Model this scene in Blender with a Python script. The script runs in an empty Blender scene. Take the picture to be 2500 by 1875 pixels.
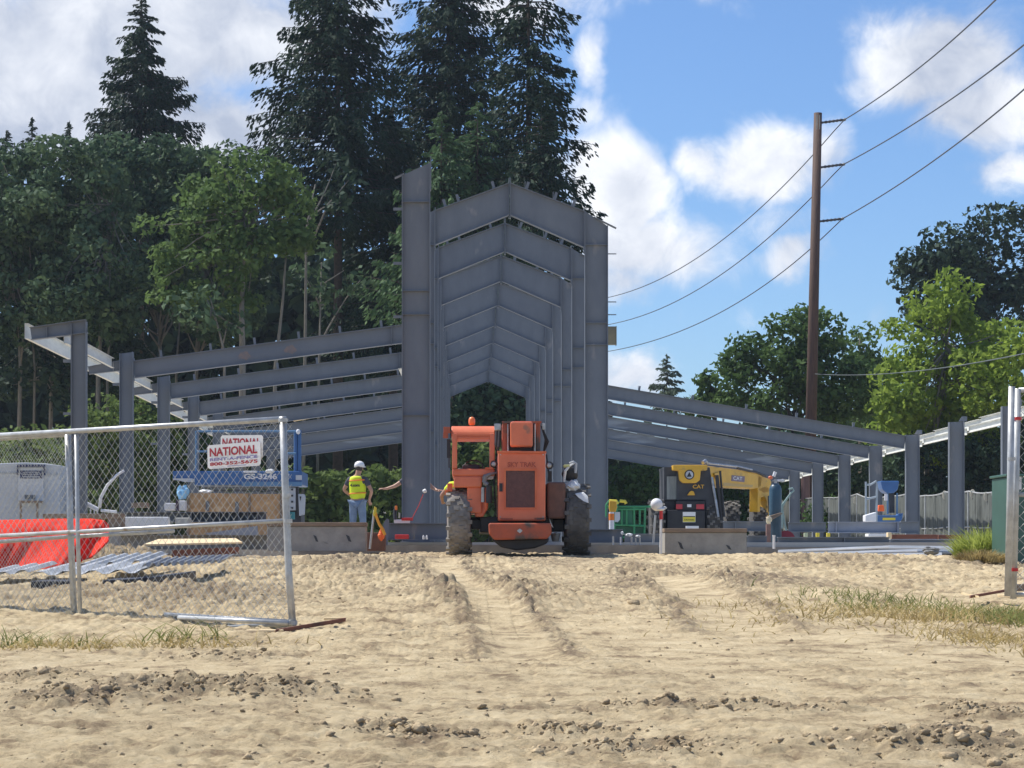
import bpy, math, random
import numpy as np
from mathutils import Vector, Matrix
# ---------------------------------------------------------------- camera, sky, sun, exposure
SC = bpy.context.scene
F, PX, PY, CZ = 5350.0, 1138.0, 1345.0, 1.30      # focal length (px of 2500), vanishing point, eye height
cam_d = bpy.data.cameras.new('camera'); cam = bpy.data.objects.new('camera', cam_d)
SC.collection.objects.link(cam); SC.camera = cam
cam.location = (0, 0, CZ); cam.rotation_euler = (math.radians(90), 0, 0)
cam_d.sensor_width = 36; cam_d.lens = 36 * F / 2500
cam_d.shift_x = (1250 - PX) / 2500; cam_d.shift_y = (PY - 937.5) / 2500
cam_d.clip_start = 0.5; cam_d.clip_end = 3000
SUN = Vector((-0.50, 0.26, 0.84)).normalized()
sun_el = math.asin(SUN.z); sun_az = math.atan2(SUN.x, SUN.y)
sun_d = bpy.data.lights.new('sun', 'SUN'); sun_d.energy = 4.5; sun_d.angle = math.radians(0.6)
sun_d.color = (1.0, 0.955, 0.88)
sun = bpy.data.objects.new('sun', sun_d); SC.collection.objects.link(sun)
sun.rotation_euler = SUN.to_track_quat('Z', 'Y').to_euler()
SC.view_settings.view_transform = 'Standard'; SC.view_settings.look = 'None'
SC.view_settings.exposure = 0.44; SC.view_settings.gamma = 1
W_ = bpy.data.worlds.new('World'); SC.world = W_; W_.use_nodes = True

def build_world():
    nt = W_.node_tree; N = nt.nodes; L = nt.links; N.clear()
    def inp(s, v):
        if isinstance(v, (int, float)): s.default_value = v
        elif isinstance(v, tuple): s.default_value = v
        else: L.new(v, s)
    def M(op, a, b=None, c=None, clamp=False):
        n = N.new('ShaderNodeMath'); n.operation = op; n.use_clamp = clamp
        inp(n.inputs[0], a)
        if b is not None: inp(n.inputs[1], b)
        if c is not None: inp(n.inputs[2], c)
        return n.outputs[0]
    out = N.new('ShaderNodeOutputWorld'); bg = N.new('ShaderNodeBackground'); L.new(bg.outputs[0], out.inputs[0])
    sky = N.new('ShaderNodeTexSky'); sky.sky_type = 'NISHITA'; sky.sun_disc = False
    sky.sun_elevation = sun_el; sky.sun_rotation = sun_az; sky.air_density = 1.0; sky.dust_density = 0.6; sky.ozone_density = 2.5
    tc = N.new('ShaderNodeTexCoord'); sx = N.new('ShaderNodeSeparateXYZ'); L.new(tc.outputs['Generated'], sx.inputs[0])
    az = M('ARCTAN2', sx.outputs[0], sx.outputs[1]); el = M('ARCSINE', sx.outputs[2])
    cv = N.new('ShaderNodeCombineXYZ'); L.new(az, cv.inputs[0]); L.new(el, cv.inputs[1])
    def noise(scale, detail, vec, rough=0.55, dist=0.0, off=0.0):
        n = N.new('ShaderNodeTexNoise'); n.inputs['Scale'].default_value = scale; n.inputs['Detail'].default_value = detail
        n.inputs['Roughness'].default_value = rough; n.inputs['Distortion'].default_value = dist
        mp = N.new('ShaderNodeMapping'); mp.inputs['Location'].default_value = (off, off * .7, off * .3)
        L.new(vec, mp.inputs[0]); L.new(mp.outputs[0], n.inputs['Vector']); return n.outputs[0]
    wx = M('MULTIPLY', M('SUBTRACT', noise(26, 4, cv.outputs[0], off=3.1), 0.5), 0.035)
    wy = M('MULTIPLY', M('SUBTRACT', noise(26, 4, cv.outputs[0], off=9.7), 0.5), 0.030)
    azw = M('ADD', az, wx); elw = M('ADD', el, wy)
    blobs = [(200,150,380,210,1.2),(560,60,260,150,1.1),(500,330,280,130,1.0),(60,330,260,130,1.0),(860,60,140,130,.7),
      (1250,15,190,55,.95),(1600,-20,200,50,.55),(1445,165,42,105,.72),(1425,285,80,50,.6),(1500,470,115,130,1.5),
      (1570,610,190,100,1.0),(1720,420,90,60,.9),(1870,420,140,80,1.2),(2010,410,80,70,.8),(1520,700,110,70,.8),
      (1935,645,85,55,.85),(2280,170,190,120,1.1),(2430,300,170,90,1.0),(2150,240,110,60,.7),(2480,440,120,60,.7),
      (1530,920,110,60,.9),(1760,800,200,60,.3),(2250,820,260,70,.35),(1900,560,150,60,.45)]
    cov = None
    for (px, py, sx_, sy_, w) in blobs:
        a = math.atan((px - PX) / F); e = math.atan((PY - py) / F)
        dx = M('MULTIPLY', M('SUBTRACT', azw, a), F / sx_); dy = M('MULTIPLY', M('SUBTRACT', elw, e), F / sy_)
        g = M('MULTIPLY', M('EXPONENT', M('MULTIPLY', M('ADD', M('MULTIPLY', dx, dx), M('MULTIPLY', dy, dy)), -0.8)), w)
        cov = g if cov is None else M('MAXIMUM', cov, g)
    # scattered clouds in the rest of the sky (away from the stretch above)
    far = M('MULTIPLY', M('GREATER_THAN', M('ABSOLUTE', M('SUBTRACT', az, 0.02)), 0.34), 0.9)
    gen = M('MULTIPLY', far, M('MULTIPLY', M('SUBTRACT', noise(3.5, 3, tc.outputs['Generated'], off=5), 0.42, clamp=True), 3.5, clamp=True))
    cov = M('MAXIMUM', cov, gen)
    n1 = noise(34, 10, cv.outputs[0], 0.64, 0.5, off=1.3)
    n2 = noise(11, 5, cv.outputs[0], 0.5, 0.0, off=7.3)
    dens = M('ADD', cov, M('MULTIPLY', M('SUBTRACT', n1, 0.5), 0.95))
    mr = N.new('ShaderNodeMapRange'); mr.interpolation_type = 'SMOOTHSTEP'
    L.new(dens, mr.inputs[0]); mr.inputs[1].default_value = 0.20; mr.inputs[2].default_value = 0.88
    mask = mr.outputs[0]
    # cloud shade: white puffs, grey-blue thick parts
    sh = M('ADD', M('MULTIPLY', M('SUBTRACT', n2, 0.5), 3.4), M('MULTIPLY', M('SUBTRACT', n1, 0.5), 1.4))
    lf = M('MULTIPLY', M('LESS_THAN', az, -0.02), -0.28)
    sh = M('ADD', M('ADD', sh, 0.62), lf, clamp=True)
    mc = N.new('ShaderNodeMix'); mc.data_type = 'RGBA'; L.new(sh, mc.inputs['Factor'])
    mc.inputs[6].default_value = (0.36, 0.41, 0.52, 1); mc.inputs[7].default_value = (0.78, 0.80, 0.84, 1)
    sk = N.new('ShaderNodeMix'); sk.data_type = 'RGBA'; sk.blend_type = 'MULTIPLY'; sk.inputs['Factor'].default_value = 1.0
    L.new(sky.outputs[0], sk.inputs[6]); sk.inputs[7].default_value = (SKYS * .78, SKYS * .98, SKYS * 1.25, 1)
    mx = N.new('ShaderNodeMix'); mx.data_type = 'RGBA'; L.new(mask, mx.inputs['Factor'])
    L.new(sk.outputs[2], mx.inputs[6]); L.new(mc.outputs[2], mx.inputs[7])
    L.new(mx.outputs[2], bg.inputs[0]); bg.inputs[1].default_value = 1.0
SKYS = 0.088
build_world()

rng = np.random.default_rng(7); random.seed(7)
COL = SC.collection
# ---------------------------------------------------------------- helpers
def W(px, py, d):                                  # a point of the place seen at pixel (px, py) at depth d
    return np.array([(px - PX) * d / F, d, CZ + (PY - py) * d / F])
def mpp(d): return d / F

class MB:
    def __init__(s): s.v = []; s.f = []; s.n = 0
    def add(s, v, f):
        v = np.asarray(v, float).reshape(-1, 3); s.v.append(v)
        s.f.extend([tuple(int(i) + s.n for i in q) for q in f]); s.n += len(v); return s
    def box(s, x0, x1, y0, y1, z0, z1):
        x0, x1 = sorted((x0, x1)); y0, y1 = sorted((y0, y1)); z0, z1 = sorted((z0, z1))
        v = [(x0,y0,z0),(x1,y0,z0),(x1,y1,z0),(x0,y1,z0),(x0,y0,z1),(x1,y0,z1),(x1,y1,z1),(x0,y1,z1)]
        return s.add(v, [(3,2,1,0),(4,5,6,7),(0,1,5,4),(1,2,6,5),(2,3,7,6),(3,0,4,7)])
    def obox(s, c, size, R=None):
        h = np.array(size) / 2
        v = np.array([(a*h[0], b*h[1], e*h[2]) for e in (-1,1) for a, b in ((-1,-1),(1,-1),(1,1),(-1,1))])
        if R is not None: v = v @ np.array(R).T
        return s.add(v + np.array(c), [(3,2,1,0),(4,5,6,7),(0,1,5,4),(1,2,6,5),(2,3,7,6),(3,0,4,7)])
    def pbox(s, a, b, c, e, d0, d1):               # box whose front face spans pixels a..b, c..e at depth d0
        p = W(a, c, d0); q = W(b, e, d0); return s.box(p[0], q[0], d0, d1, q[2], p[2])
    def prism(s, pts, vec):                        # polygon pts extruded by vec
        p = np.array(pts, float); n = len(p); q = p + np.array(vec, float)
        return s.add(np.vstack([p, q]), [tuple(range(n))[::-1], tuple(range(n, 2*n))] + [(i, (i+1) % n, n + (i+1) % n, n + i) for i in range(n)])
    def pprism(s, pxs, d, th): return s.prism([W(x, y, d) for x, y in pxs], (0, th, 0))
    def cyl(s, p0, p1, r0, r1=None, n=10, caps=True):
        return s.tube([p0, p1], [r0, r0 if r1 is None else r1], n, caps)
    def tube(s, path, r, n=8, caps=True):
        P = np.array(path, float); k = len(P)
        R = np.full(k, r, float) if np.isscalar(r) else np.array(r, float)
        T = np.gradient(P, axis=0); T /= np.linalg.norm(T, axis=1)[:, None] + 1e-12
        up = np.array([0, 0, 1.0]) if abs(T[0][2]) < .9 else np.array([1.0, 0, 0])
        a = np.cross(T[0], up); a /= np.linalg.norm(a)
        vs = []; th = np.arange(n) * 2 * math.pi / n
        for i in range(k):
            a = a - T[i] * np.dot(a, T[i]); a /= np.linalg.norm(a) + 1e-12; b = np.cross(T[i], a)
            vs.append(P[i] + R[i] * (np.cos(th)[:, None] * a + np.sin(th)[:, None] * b))
        f = [(i*n+j, i*n+(j+1) % n, (i+1)*n+(j+1) % n, (i+1)*n+j) for i in range(k-1) for j in range(n)]
        if caps: f += [tuple(range(n))[::-1], tuple((k-1)*n + j for j in range(n))]
        return s.add(np.vstack(vs), f)
    def lathe(s, c, axis, prof, n=24):             # prof: (along axis, radius)
        ax = np.array(axis, float); ax /= np.linalg.norm(ax)
        return s.tube_fixed([np.array(c) + ax * t for t, r in prof], [max(r, 1e-4) for t, r in prof], ax, n)
    def tube_fixed(s, P, R, ax, n):
        up = np.array([0, 0, 1.0]) if abs(ax[2]) < .9 else np.array([1.0, 0, 0])
        a = np.cross(ax, up); a /= np.linalg.norm(a); b = np.cross(ax, a); th = np.arange(n) * 2 * math.pi / n
        vs = [p + r * (np.cos(th)[:, None] * a + np.sin(th)[:, None] * b) for p, r in zip(P, R)]; k = len(P)
        f = [(i*n+j, i*n+(j+1) % n, (i+1)*n+(j+1) % n, (i+1)*n+j) for i in range(k-1) for j in range(n)]
        f += [tuple(range(n))[::-1], tuple((k-1)*n + j for j in range(n))]
        return s.add(np.vstack(vs), f)
    def ball(s, c, r, n=12, m=8):
        r = np.array([r, r, r]) if np.isscalar(r) else np.array(r)
        vs = [(math.sin(math.pi*i/m)*math.cos(2*math.pi*j/n), math.sin(math.pi*i/m)*math.sin(2*math.pi*j/n), math.cos(math.pi*i/m)) for i in range(m+1) for j in range(n)]
        return s.add(np.array(vs) * r + np.array(c), [(i*n+j, (i+1)*n+j, (i+1)*n+(j+1) % n, i*n+(j+1) % n) for i in range(m) for j in range(n)])
    def quads(s, V):                               # V: (n,4,3) loose faces
        n = len(V); s.v.append(V.reshape(-1, 3)); base = s.n
        s.f.extend((base+4*i, base+4*i+1, base+4*i+2, base+4*i+3) for i in range(n)); s.n += 4*n; return s
    def mesh(s, name, org):
        m = bpy.data.meshes.new(name); V = np.vstack(s.v) - np.array(org)
        m.vertices.add(len(V)); m.vertices.foreach_set('co', V.ravel())
        ln = np.array([len(q) for q in s.f]); idx = np.concatenate([np.array(q) for q in s.f]) if len(set(ln)) > 1 else np.array(s.f).ravel()
        m.loops.add(int(ln.sum())); m.loops.foreach_set('vertex_index', idx.astype(np.int32))
        m.polygons.add(len(ln)); st = np.concatenate([[0], np.cumsum(ln)[:-1]])
        m.polygons.foreach_set('loop_start', st.astype(np.int32)); m.polygons.foreach_set('loop_total', ln.astype(np.int32))
        m.update(calc_edges=True); m.validate(); m.shade_flat(); return m

def link(o, parent=None):
    COL.objects.link(o)
    if parent is not None: o.parent = parent
    return o
def tag(o, label=None, cat=None, group=None, kind=None):
    if label: o['label'] = label
    if cat: o['category'] = cat
    if group: o['group'] = group
    if kind: o['kind'] = kind
    return o
def thing(name, label, cat, org, group=None):
    o = bpy.data.objects.new(name, None); link(o); o.location = tuple(org); o.empty_display_size = .2
    return tag(o, label, cat, group, 'thing')
def root_of(p):
    while p.parent is not None: p = p.parent
    return p
def part(name, mb, mat, parent, smooth=False, bevel=0, label=None, kind=None):
    org = tuple(root_of(parent).location)
    m = mb.mesh(name, org) if isinstance(mb, MB) else mb
    if mat is not None: m.materials.clear(); m.materials.append(mat)
    o = link(bpy.data.objects.new(name, m), parent)
    if smooth: m.shade_smooth()
    if bevel:
        b = o.modifiers.new('bevel', 'BEVEL'); b.width = bevel; b.segments = 2; b.limit_method = 'ANGLE'
    if label: o['label'] = label
    if kind: o['kind'] = kind
    return o
def single(name, label, cat, mb, mat, org, group=None, smooth=False, bevel=0, kind=None):
    m = mb.mesh(name, org); m.materials.append(mat)
    o = link(bpy.data.objects.new(name, m)); o.location = tuple(org)
    if smooth: m.shade_smooth()
    if bevel:
        b = o.modifiers.new('bevel', 'BEVEL'); b.width = bevel; b.segments = 2; b.limit_method = 'ANGLE'
    return tag(o, label, cat, group, kind or 'thing')
def setting(name, mb, mat, kind='structure', smooth=False, label=None):
    m = mb.mesh(name, (0, 0, 0)); m.materials.append(mat)
    o = link(bpy.data.objects.new(name, m)); o['kind'] = kind
    if smooth: m.shade_smooth()
    if label: o['label'] = label
    return o

_text_cache = {}
def text_into(mb, s, c, w, h, axis_x=(1,0,0), axis_z=(0,0,1), depth=0.004, bold=0.0, n=(0,-1,0)):
    """Letters of string s as thin solid shapes filling w x h centred at c."""
    if s not in _text_cache:
        cu = bpy.data.curves.new('t', 'FONT'); cu.body = s; cu.offset = bold; cu.resolution_u = 3
        o = bpy.data.objects.new('t', cu); COL.objects.link(o)
        dg = bpy.context.evaluated_depsgraph_get(); me = o.evaluated_get(dg).to_mesh()
        V = np.array([v.co[:] for v in me.vertices]); Fc = [tuple(p.vertices) for p in me.polygons]
        o.evaluated_get(dg).to_mesh_clear(); bpy.data.objects.remove(o); bpy.data.curves.remove(cu)
        _text_cache[s] = (V, Fc)
    V, Fc = _text_cache[s]; lo = V.min(0); hi = V.max(0)
    q = (V - (lo + hi) / 2) / np.maximum(hi - lo, 1e-6)
    P = np.array(c) + q[:, :1] * w * np.array(axis_x) + q[:, 1:2] * h * np.array(axis_z) + np.array(n) * depth
    mb.add(P, Fc); return mb

# ---------------------------------------------------------------- materials
def mat(name, col, col2=None, rough=0.6, metal=0.0, scale=3.0, bump=0.0, bscale=None, lo=.35, hi=.65, detail=5, spec=None, coat=0.0, c3=None, s3=1.0, t3=.62, stretch=None):
    m = bpy.data.materials.new(name); m.use_nodes = True; nt = m.node_tree; N = nt.nodes; L = nt.links
    b = N['Principled BSDF']; b.inputs['Roughness'].default_value = rough; b.inputs['Metallic'].default_value = metal
    if spec is not None: b.inputs['Specular IOR Level'].default_value = spec
    if coat: b.inputs['Coat Weight'].default_value = coat; b.inputs['Coat Roughness'].default_value = .25
    tc = N.new('ShaderNodeTexCoord'); vec = tc.outputs['Object']
    if stretch:
        mp = N.new('ShaderNodeMapping'); mp.inputs['Scale'].default_value = stretch; L.new(vec, mp.inputs[0]); vec = mp.outputs[0]
    if col2 is None: col2 = tuple(c * .78 for c in col)
    n = N.new('ShaderNodeTexNoise'); n.inputs['Scale'].default_value = scale; n.inputs['Detail'].default_value = detail; n.inputs['Roughness'].default_value = .6
    L.new(vec, n.inputs['Vector'])
    r = N.new('ShaderNodeValToRGB'); r.color_ramp.elements[0].position = lo; r.color_ramp.elements[1].position = hi
    r.color_ramp.elements[0].color = (*col2, 1); r.color_ramp.elements[1].color = (*col, 1)
    L.new(n.outputs[0], r.inputs[0]); colour = r.outputs[0]
    if c3 is not None:
        n3 = N.new('ShaderNodeTexNoise'); n3.inputs['Scale'].default_value = s3; n3.inputs['Detail'].default_value = 6; L.new(vec, n3.inputs['Vector'])
        mr = N.new('ShaderNodeMapRange'); mr.inputs[1].default_value = t3; mr.inputs[2].default_value = t3 + .08; L.new(n3.outputs[0], mr.inputs[0])
        mx = N.new('ShaderNodeMix'); mx.data_type = 'RGBA'; L.new(mr.outputs[0], mx.inputs['Factor']); L.new(colour, mx.inputs[6]); mx.inputs[7].default_value = (*c3, 1)
        colour = mx.outputs[2]
    L.new(colour, b.inputs['Base Color'])
    if bump:
        nb = N.new('ShaderNodeTexNoise'); nb.inputs['Scale'].default_value = bscale or scale * 4; nb.inputs['Detail'].default_value = 6; L.new(vec, nb.inputs['Vector'])
        bp = N.new('ShaderNodeBump'); bp.inputs['Strength'].default_value = bump; bp.inputs['Distance'].default_value = 0.02
        L.new(nb.outputs[0], bp.inputs['Height']); L.new(bp.outputs[0], b.inputs['Normal'])
    return m
def leafmat(name, a, b_, c=None, scale=.35, trans=.35, fine=6.0):
    m = bpy.data.materials.new(name); m.use_nodes = True; nt = m.node_tree; N = nt.nodes; L = nt.links
    b = N['Principled BSDF']; b.inputs['Roughness'].default_value = .7; b.inputs['Specular IOR Level'].default_value = .12
    tc = N.new('ShaderNodeTexCoord'); r = N.new('ShaderNodeValToRGB'); n = N.new('ShaderNodeTexNoise'); n.inputs['Scale'].default_value = scale; n.inputs['Detail'].default_value = 8
    n.inputs['Roughness'].default_value = .75
    L.new(tc.outputs['Object'], n.inputs['Vector']); L.new(n.outputs[0], r.inputs[0])
    e = r.color_ramp.elements; e[0].position = .38; e[0].color = (*a, 1); e[1].position = .62; e[1].color = (*b_, 1)
    if c: x = e.new(.72); x.color = (*c, 1)
    L.new(r.outputs[0], b.inputs['Base Color'])
    t = N.new('ShaderNodeBsdfTranslucent'); mx = N.new('ShaderNodeMixShader'); mx.inputs[0].default_value = trans
    L.new(r.outputs[0], t.inputs[0]); L.new(b.outputs[0], mx.inputs[1]); L.new(t.outputs[0], mx.inputs[2])
    L.new(mx.outputs[0], N['Material Output'].inputs[0]); return m

STEEL = mat('primed_steel', (.165,.184,.210), (.138,.156,.184), rough=.5, scale=1.6, detail=9, bump=.06, bscale=20, c3=(.235,.235,.24), s3=1.7, t3=.64, stretch=(1.6,1,.7))
STEEL_R = mat('primed_steel_scuffed', (.172,.187,.21), (.14,.157,.184), rough=.5, scale=.9, c3=(.23,.14,.11), s3=.75, t3=.66, bump=.05, bscale=20)
STEEL_W = mat('primed_steel_dusty', (.165,.184,.210), (.138,.156,.184), rough=.55, scale=.8, c3=(.27,.30,.33), s3=.9, t3=.60, stretch=(.35,1,2.2), bump=.05)
STEEL_P = mat('pale_primed_steel', (.30,.33,.40), (.24,.27,.33), rough=.5, scale=1.5)
GALV = mat('galvanised_strut', (.80,.80,.74), (.66,.67,.63), rough=.5, scale=2.5, detail=7, stretch=(3,.6,3))
GALVP = mat('galvanised_pipe', (.56,.57,.56), (.40,.40,.39), rough=.42, metal=.35, scale=9, bump=.05, c3=(.30,.25,.2), s3=6, t3=.66)
WIRE = mat('galvanised_wire', (.55,.57,.55), (.42,.43,.41), rough=.5, metal=.2, scale=4)
ORANGE = mat('orange_paint', (.78,.20,.09), (.66,.16,.075), rough=.42, scale=2.2, detail=8, coat=.15, c3=(.36,.15,.09), s3=3.2, t3=.60, bump=.10)
ORANGE_D = mat('worn_orange_paint', (.50,.10,.04), (.33,.085,.045), rough=.6, scale=3.5, c3=(.10,.075,.06), s3=2.6, t3=.55, bump=.2)
ORANGE_P = mat('sun_bleached_orange_paint', (.72,.18,.07), (.62,.13,.05), rough=.5, scale=3)
RUSTB = mat('rusty_brown_steel', (.20,.10,.07), (.12,.065,.05), rough=.75, scale=5, bump=.2)
GRILLE = mat('dusty_grille_mesh', (.17,.08,.07), (.12,.06,.055), rough=.8, scale=12, bump=.8, bscale=90)
YELLOW = mat('yellow_paint', (.74,.42,.03), (.60,.33,.03), rough=.42, scale=2, coat=.1, c3=(.35,.24,.08), s3=3, t3=.65)
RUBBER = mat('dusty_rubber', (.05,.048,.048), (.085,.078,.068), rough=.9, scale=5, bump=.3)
TREAD = mat('tread_dust', (.20,.19,.17), (.10,.095,.088), rough=.95, scale=7, bump=.3)
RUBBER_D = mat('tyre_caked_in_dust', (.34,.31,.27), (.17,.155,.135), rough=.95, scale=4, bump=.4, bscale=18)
BLACK = mat('black_steel', (.03,.03,.034), (.018,.018,.02), rough=.55, scale=4)
DGREY = mat('dark_grey_plastic', (.055,.06,.07), (.035,.038,.045), rough=.6, scale=3)
GREYM = mat('grey_metal', (.22,.23,.24), (.14,.145,.15), rough=.5, metal=.3, scale=6)
CHROME = mat('worn_metal', (.5,.5,.5), (.3,.3,.3), rough=.35, metal=.7, scale=9)
WHITE = mat('white_paint', (.78,.79,.80), (.66,.67,.69), rough=.55, scale=2)
WHITE_S = mat('white_plastic_sheet', (.82,.82,.80), (.70,.70,.68), rough=.6, scale=4, bump=.4)
BLUE = mat('blue_paint', (.045,.14,.34), (.035,.11,.28), rough=.45, scale=2.5, coat=.1, c3=(.12,.16,.22), s3=4, t3=.66)
LBLUE = mat('pale_blue_paint', (.12,.24,.40), (.09,.20,.34), rough=.5, scale=3)
CONC = mat('grey_concrete', (.36,.35,.325), (.27,.265,.25), rough=.9, scale=4, detail=9, bump=.25, bscale=30, c3=(.21,.20,.19), s3=2.4, t3=.68)
CONC_D = mat('damp_concrete', (.27,.265,.25), (.20,.195,.185), rough=.9, scale=3, bump=.25, bscale=25)
WOODT = mat('weathered_timber', (.30,.225,.16), (.20,.15,.11), rough=.85, scale=3, stretch=(1,1,6), bump=.3)
OSB = mat('strand_board', (.56,.35,.175), (.42,.25,.12), rough=.8, scale=9, detail=6, bump=.2, c3=(.66,.47,.27), s3=5, t3=.6)
PLY = mat('fresh_plywood', (.78,.62,.38), (.66,.5,.28), rough=.75, scale=3, bump=.1)
RUSTW = mat('red_brown_timber', (.23,.085,.05), (.15,.06,.04), rough=.85, scale=5, bump=.3, stretch=(.5,1,3))
RED = mat('red_barrier_cloth', (.74,.048,.028), (.64,.038,.022), rough=.9, spec=.1, scale=2.2, bump=.25, bscale=5)
REDP = mat('red_plastic', (.62,.04,.04), (.5,.03,.03), rough=.45)
GREENP = mat('green_paint', (.045,.28,.11), (.035,.2,.08), rough=.5)
DGREENP = mat('dark_green_enamel', (.055,.13,.105), (.045,.105,.085), rough=.5, scale=1.5, c3=(.10,.17,.14), s3=2, t3=.62)
TEAL = mat('teal_gas_bottle_paint', (.035,.085,.125), (.025,.065,.10), rough=.4, scale=3)
MESHG = mat('woven_screen_cloth', (.115,.125,.115), (.06,.068,.062), rough=.9, scale=1.4, stretch=(5,5,.7), lo=.4, hi=.6, bump=.4)
POLE = mat('creosoted_pole_wood', (.11,.062,.045), (.065,.038,.03), rough=.8, scale=3, stretch=(5,5,.5), bump=.5)
INSUL = mat('polymer_insulator', (.05,.055,.07), (.04,.045,.06), rough=.6)
CABLE = mat('cable', (.10,.11,.14), (.08,.09,.11), rough=.6)
SKIN = mat('skin', (.50,.28,.19), (.42,.23,.155), rough=.55, scale=6)
JEANS = mat('blue_denim', (.15,.21,.31), (.20,.27,.38), rough=.9, scale=9, bump=.3)
VEST = mat('lime_yellow_safety_cloth', (.72,.86,.03), (.62,.76,.02), rough=.7, scale=5, bump=.3, bscale=14)
VORANGE = mat('orange_vest_stripe', (.85,.25,.04), (.75,.2,.03), rough=.7)
SHIRT = mat('charcoal_shirt', (.09,.09,.11), (.06,.06,.075), rough=.9)
GLASS = bpy.data.materials.new('cab_glass'); GLASS.use_nodes = True
_n = GLASS.node_tree.nodes['Principled BSDF']; _n.inputs['Base Color'].default_value = (.75,.8,.8,1); _n.inputs['Roughness'].default_value = .03
_n.inputs['Transmission Weight'].default_value = 1; _n.inputs['IOR'].default_value = 1.02
REDLENS = mat('red_lens', (.50,.045,.06), (.42,.03,.04), rough=.3)
SIGNW = mat('sign_white', (.80,.79,.77), (.72,.71,.69), rough=.45)
SIGNR = mat('sign_red_ink', (.40,.02,.035), (.34,.015,.03), rough=.5)
SIGNB = mat('sign_violet_ink', (.24,.2,.42), (.2,.17,.36), rough=.5)
NAVY = mat('navy_ink', (.02,.03,.10), (.02,.025,.08), rough=.5)
YSTK = mat('yellow_label', (.72,.6,.06), (.66,.54,.05), rough=.5)
GTRAIL = mat('pale_grey_container_paint', (.50,.53,.56), (.44,.47,.50), rough=.55, scale=1.5)
BARK = mat('grey_bark', (.22,.205,.175), (.14,.13,.11), rough=.9, scale=5, bump=.6, stretch=(4,4,.7))
BARKD = mat('dark_bark', (.065,.052,.042), (.04,.034,.03), rough=.95, scale=5, bump=.6)
L_DARK = leafmat('dark_woodland_leaf', (.045,.085,.048), (.11,.17,.085), (.19,.25,.12), scale=.6, trans=.25)
L_MID = leafmat('mid_green_leaf', (.05,.095,.03), (.10,.17,.05), (.15,.22,.06), trans=.33)
L_LIGHT = leafmat('yellow_green_leaf', (.16,.24,.04), (.30,.40,.07), (.40,.48,.10), trans=.5)
L_ALDER = leafmat('soft_green_leaf', (.07,.125,.045), (.15,.225,.07), (.28,.35,.09), scale=.6, trans=.42)
L_FIR = leafmat('dark_fir_needle', (.018,.038,.024), (.038,.068,.040), (.06,.10,.055), scale=.5, trans=.15)
L_FIRL = leafmat('young_fir_needle', (.06,.115,.055), (.12,.20,.085), (.17,.26,.11), trans=.28)
L_BUSH = leafmat('bush_leaf', (.10,.15,.045), (.18,.25,.07), (.26,.32,.09), trans=.35)
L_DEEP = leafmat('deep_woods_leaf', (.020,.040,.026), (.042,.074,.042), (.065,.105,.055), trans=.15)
L_GREYG = leafmat('blue_grey_leaf', (.07,.10,.07), (.13,.17,.11), (.2,.24,.16), trans=.3)
GRASSM = leafmat('green_grass', (.15,.17,.06), (.25,.27,.09), (.36,.35,.13), scale=2, trans=.35)
DRYG = leafmat('dry_grass', (.33,.25,.11), (.48,.38,.17), (.38,.36,.13), scale=1.5, trans=.3)

# ---------------------------------------------------------------- ground
_lat = rng.random((8, 256, 256))
def vn(x, y, s=0):
    xi = np.floor(x).astype(int); yi = np.floor(y).astype(int); fx = x - xi; fy = y - yi
    fx = fx*fx*fx*(fx*(fx*6-15)+10); fy = fy*fy*fy*(fy*(fy*6-15)+10); g = _lat[s]
    a = g[xi % 256, yi % 256]; b = g[(xi+1) % 256, yi % 256]; c = g[xi % 256, (yi+1) % 256]; e = g[(xi+1) % 256, (yi+1) % 256]
    return (a*(1-fx)+b*fx)*(1-fy) + (c*(1-fx)+e*fx)*fy
def base_z(y):
    y = np.asarray(y, float); t = np.clip((y - 34) / 8.0, 0, 1)
    lin = 0.032 * y; flat = 1.20
    return np.where(y < 34, np.maximum(lin, -0.3), lin * (1 - t*t*(3-2*t)) + flat * (t*t*(3-2*t))) * 1.0
RIDGES = [(550,1715,300,16,.13),(200,1745,180,25,.12),(90,1660,110,18,.13),(1000,1800,160,12,.10),(1700,1740,330,14,.10),(560,1600,150,10,.06),
          (1300,1450,170,30,.14),(2380,1760,110,16,.10),(2300,1850,260,25,.10),(1400,1790,120,12,.08),(1100,1455,60,30,.14),(2050,1372,190,12,.10),
          (1760,1420,120,12,.10),(420,1450,330,30,.12),(900,1380,250,20,.10),(1550,1850,250,15,.08),(290,1362,80,14,.26),(1650,1390,260,14,.06)]
def d_of(py): return 6955.0 / (py - 1174.0)
def lane(x, y, pts, w):
    P = np.array([[(px - PX) * d_of(py) / F, d_of(py)] for px, py in pts]); P = P[np.argsort(P[:, 1])]
    cx = np.interp(y, P[:, 1], P[:, 0]); m = np.exp(-((x - cx) / w) ** 4)
    return np.where((y > P[0, 1]) & (y < P[-1, 1]), m, 0)
LANE1 = [(1075,1362),(1100,1400),(1150,1440),(1210,1490),(1250,1540),(1290,1600)]; LANE2 = [(1630,1400),(1690,1430),(1770,1480),(1820,1540)]; LANE3 = [(1480,1356),(1380,1400),(1420,1470),(1560,1560),(1900,1700)]
def edge(x, y, pts, w):
    P = np.array([[(px - PX) * d_of(py) / F, d_of(py)] for px, py in pts]); P = P[np.argsort(P[:, 1])]
    cx = np.interp(y, P[:, 1], P[:, 0]); m = np.exp(-((np.abs(x - cx) - 1.45*w) / (.35*w)) ** 2)
    return np.where((y > P[0, 1]) & (y < P[-1, 1]), m, 0)
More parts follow.
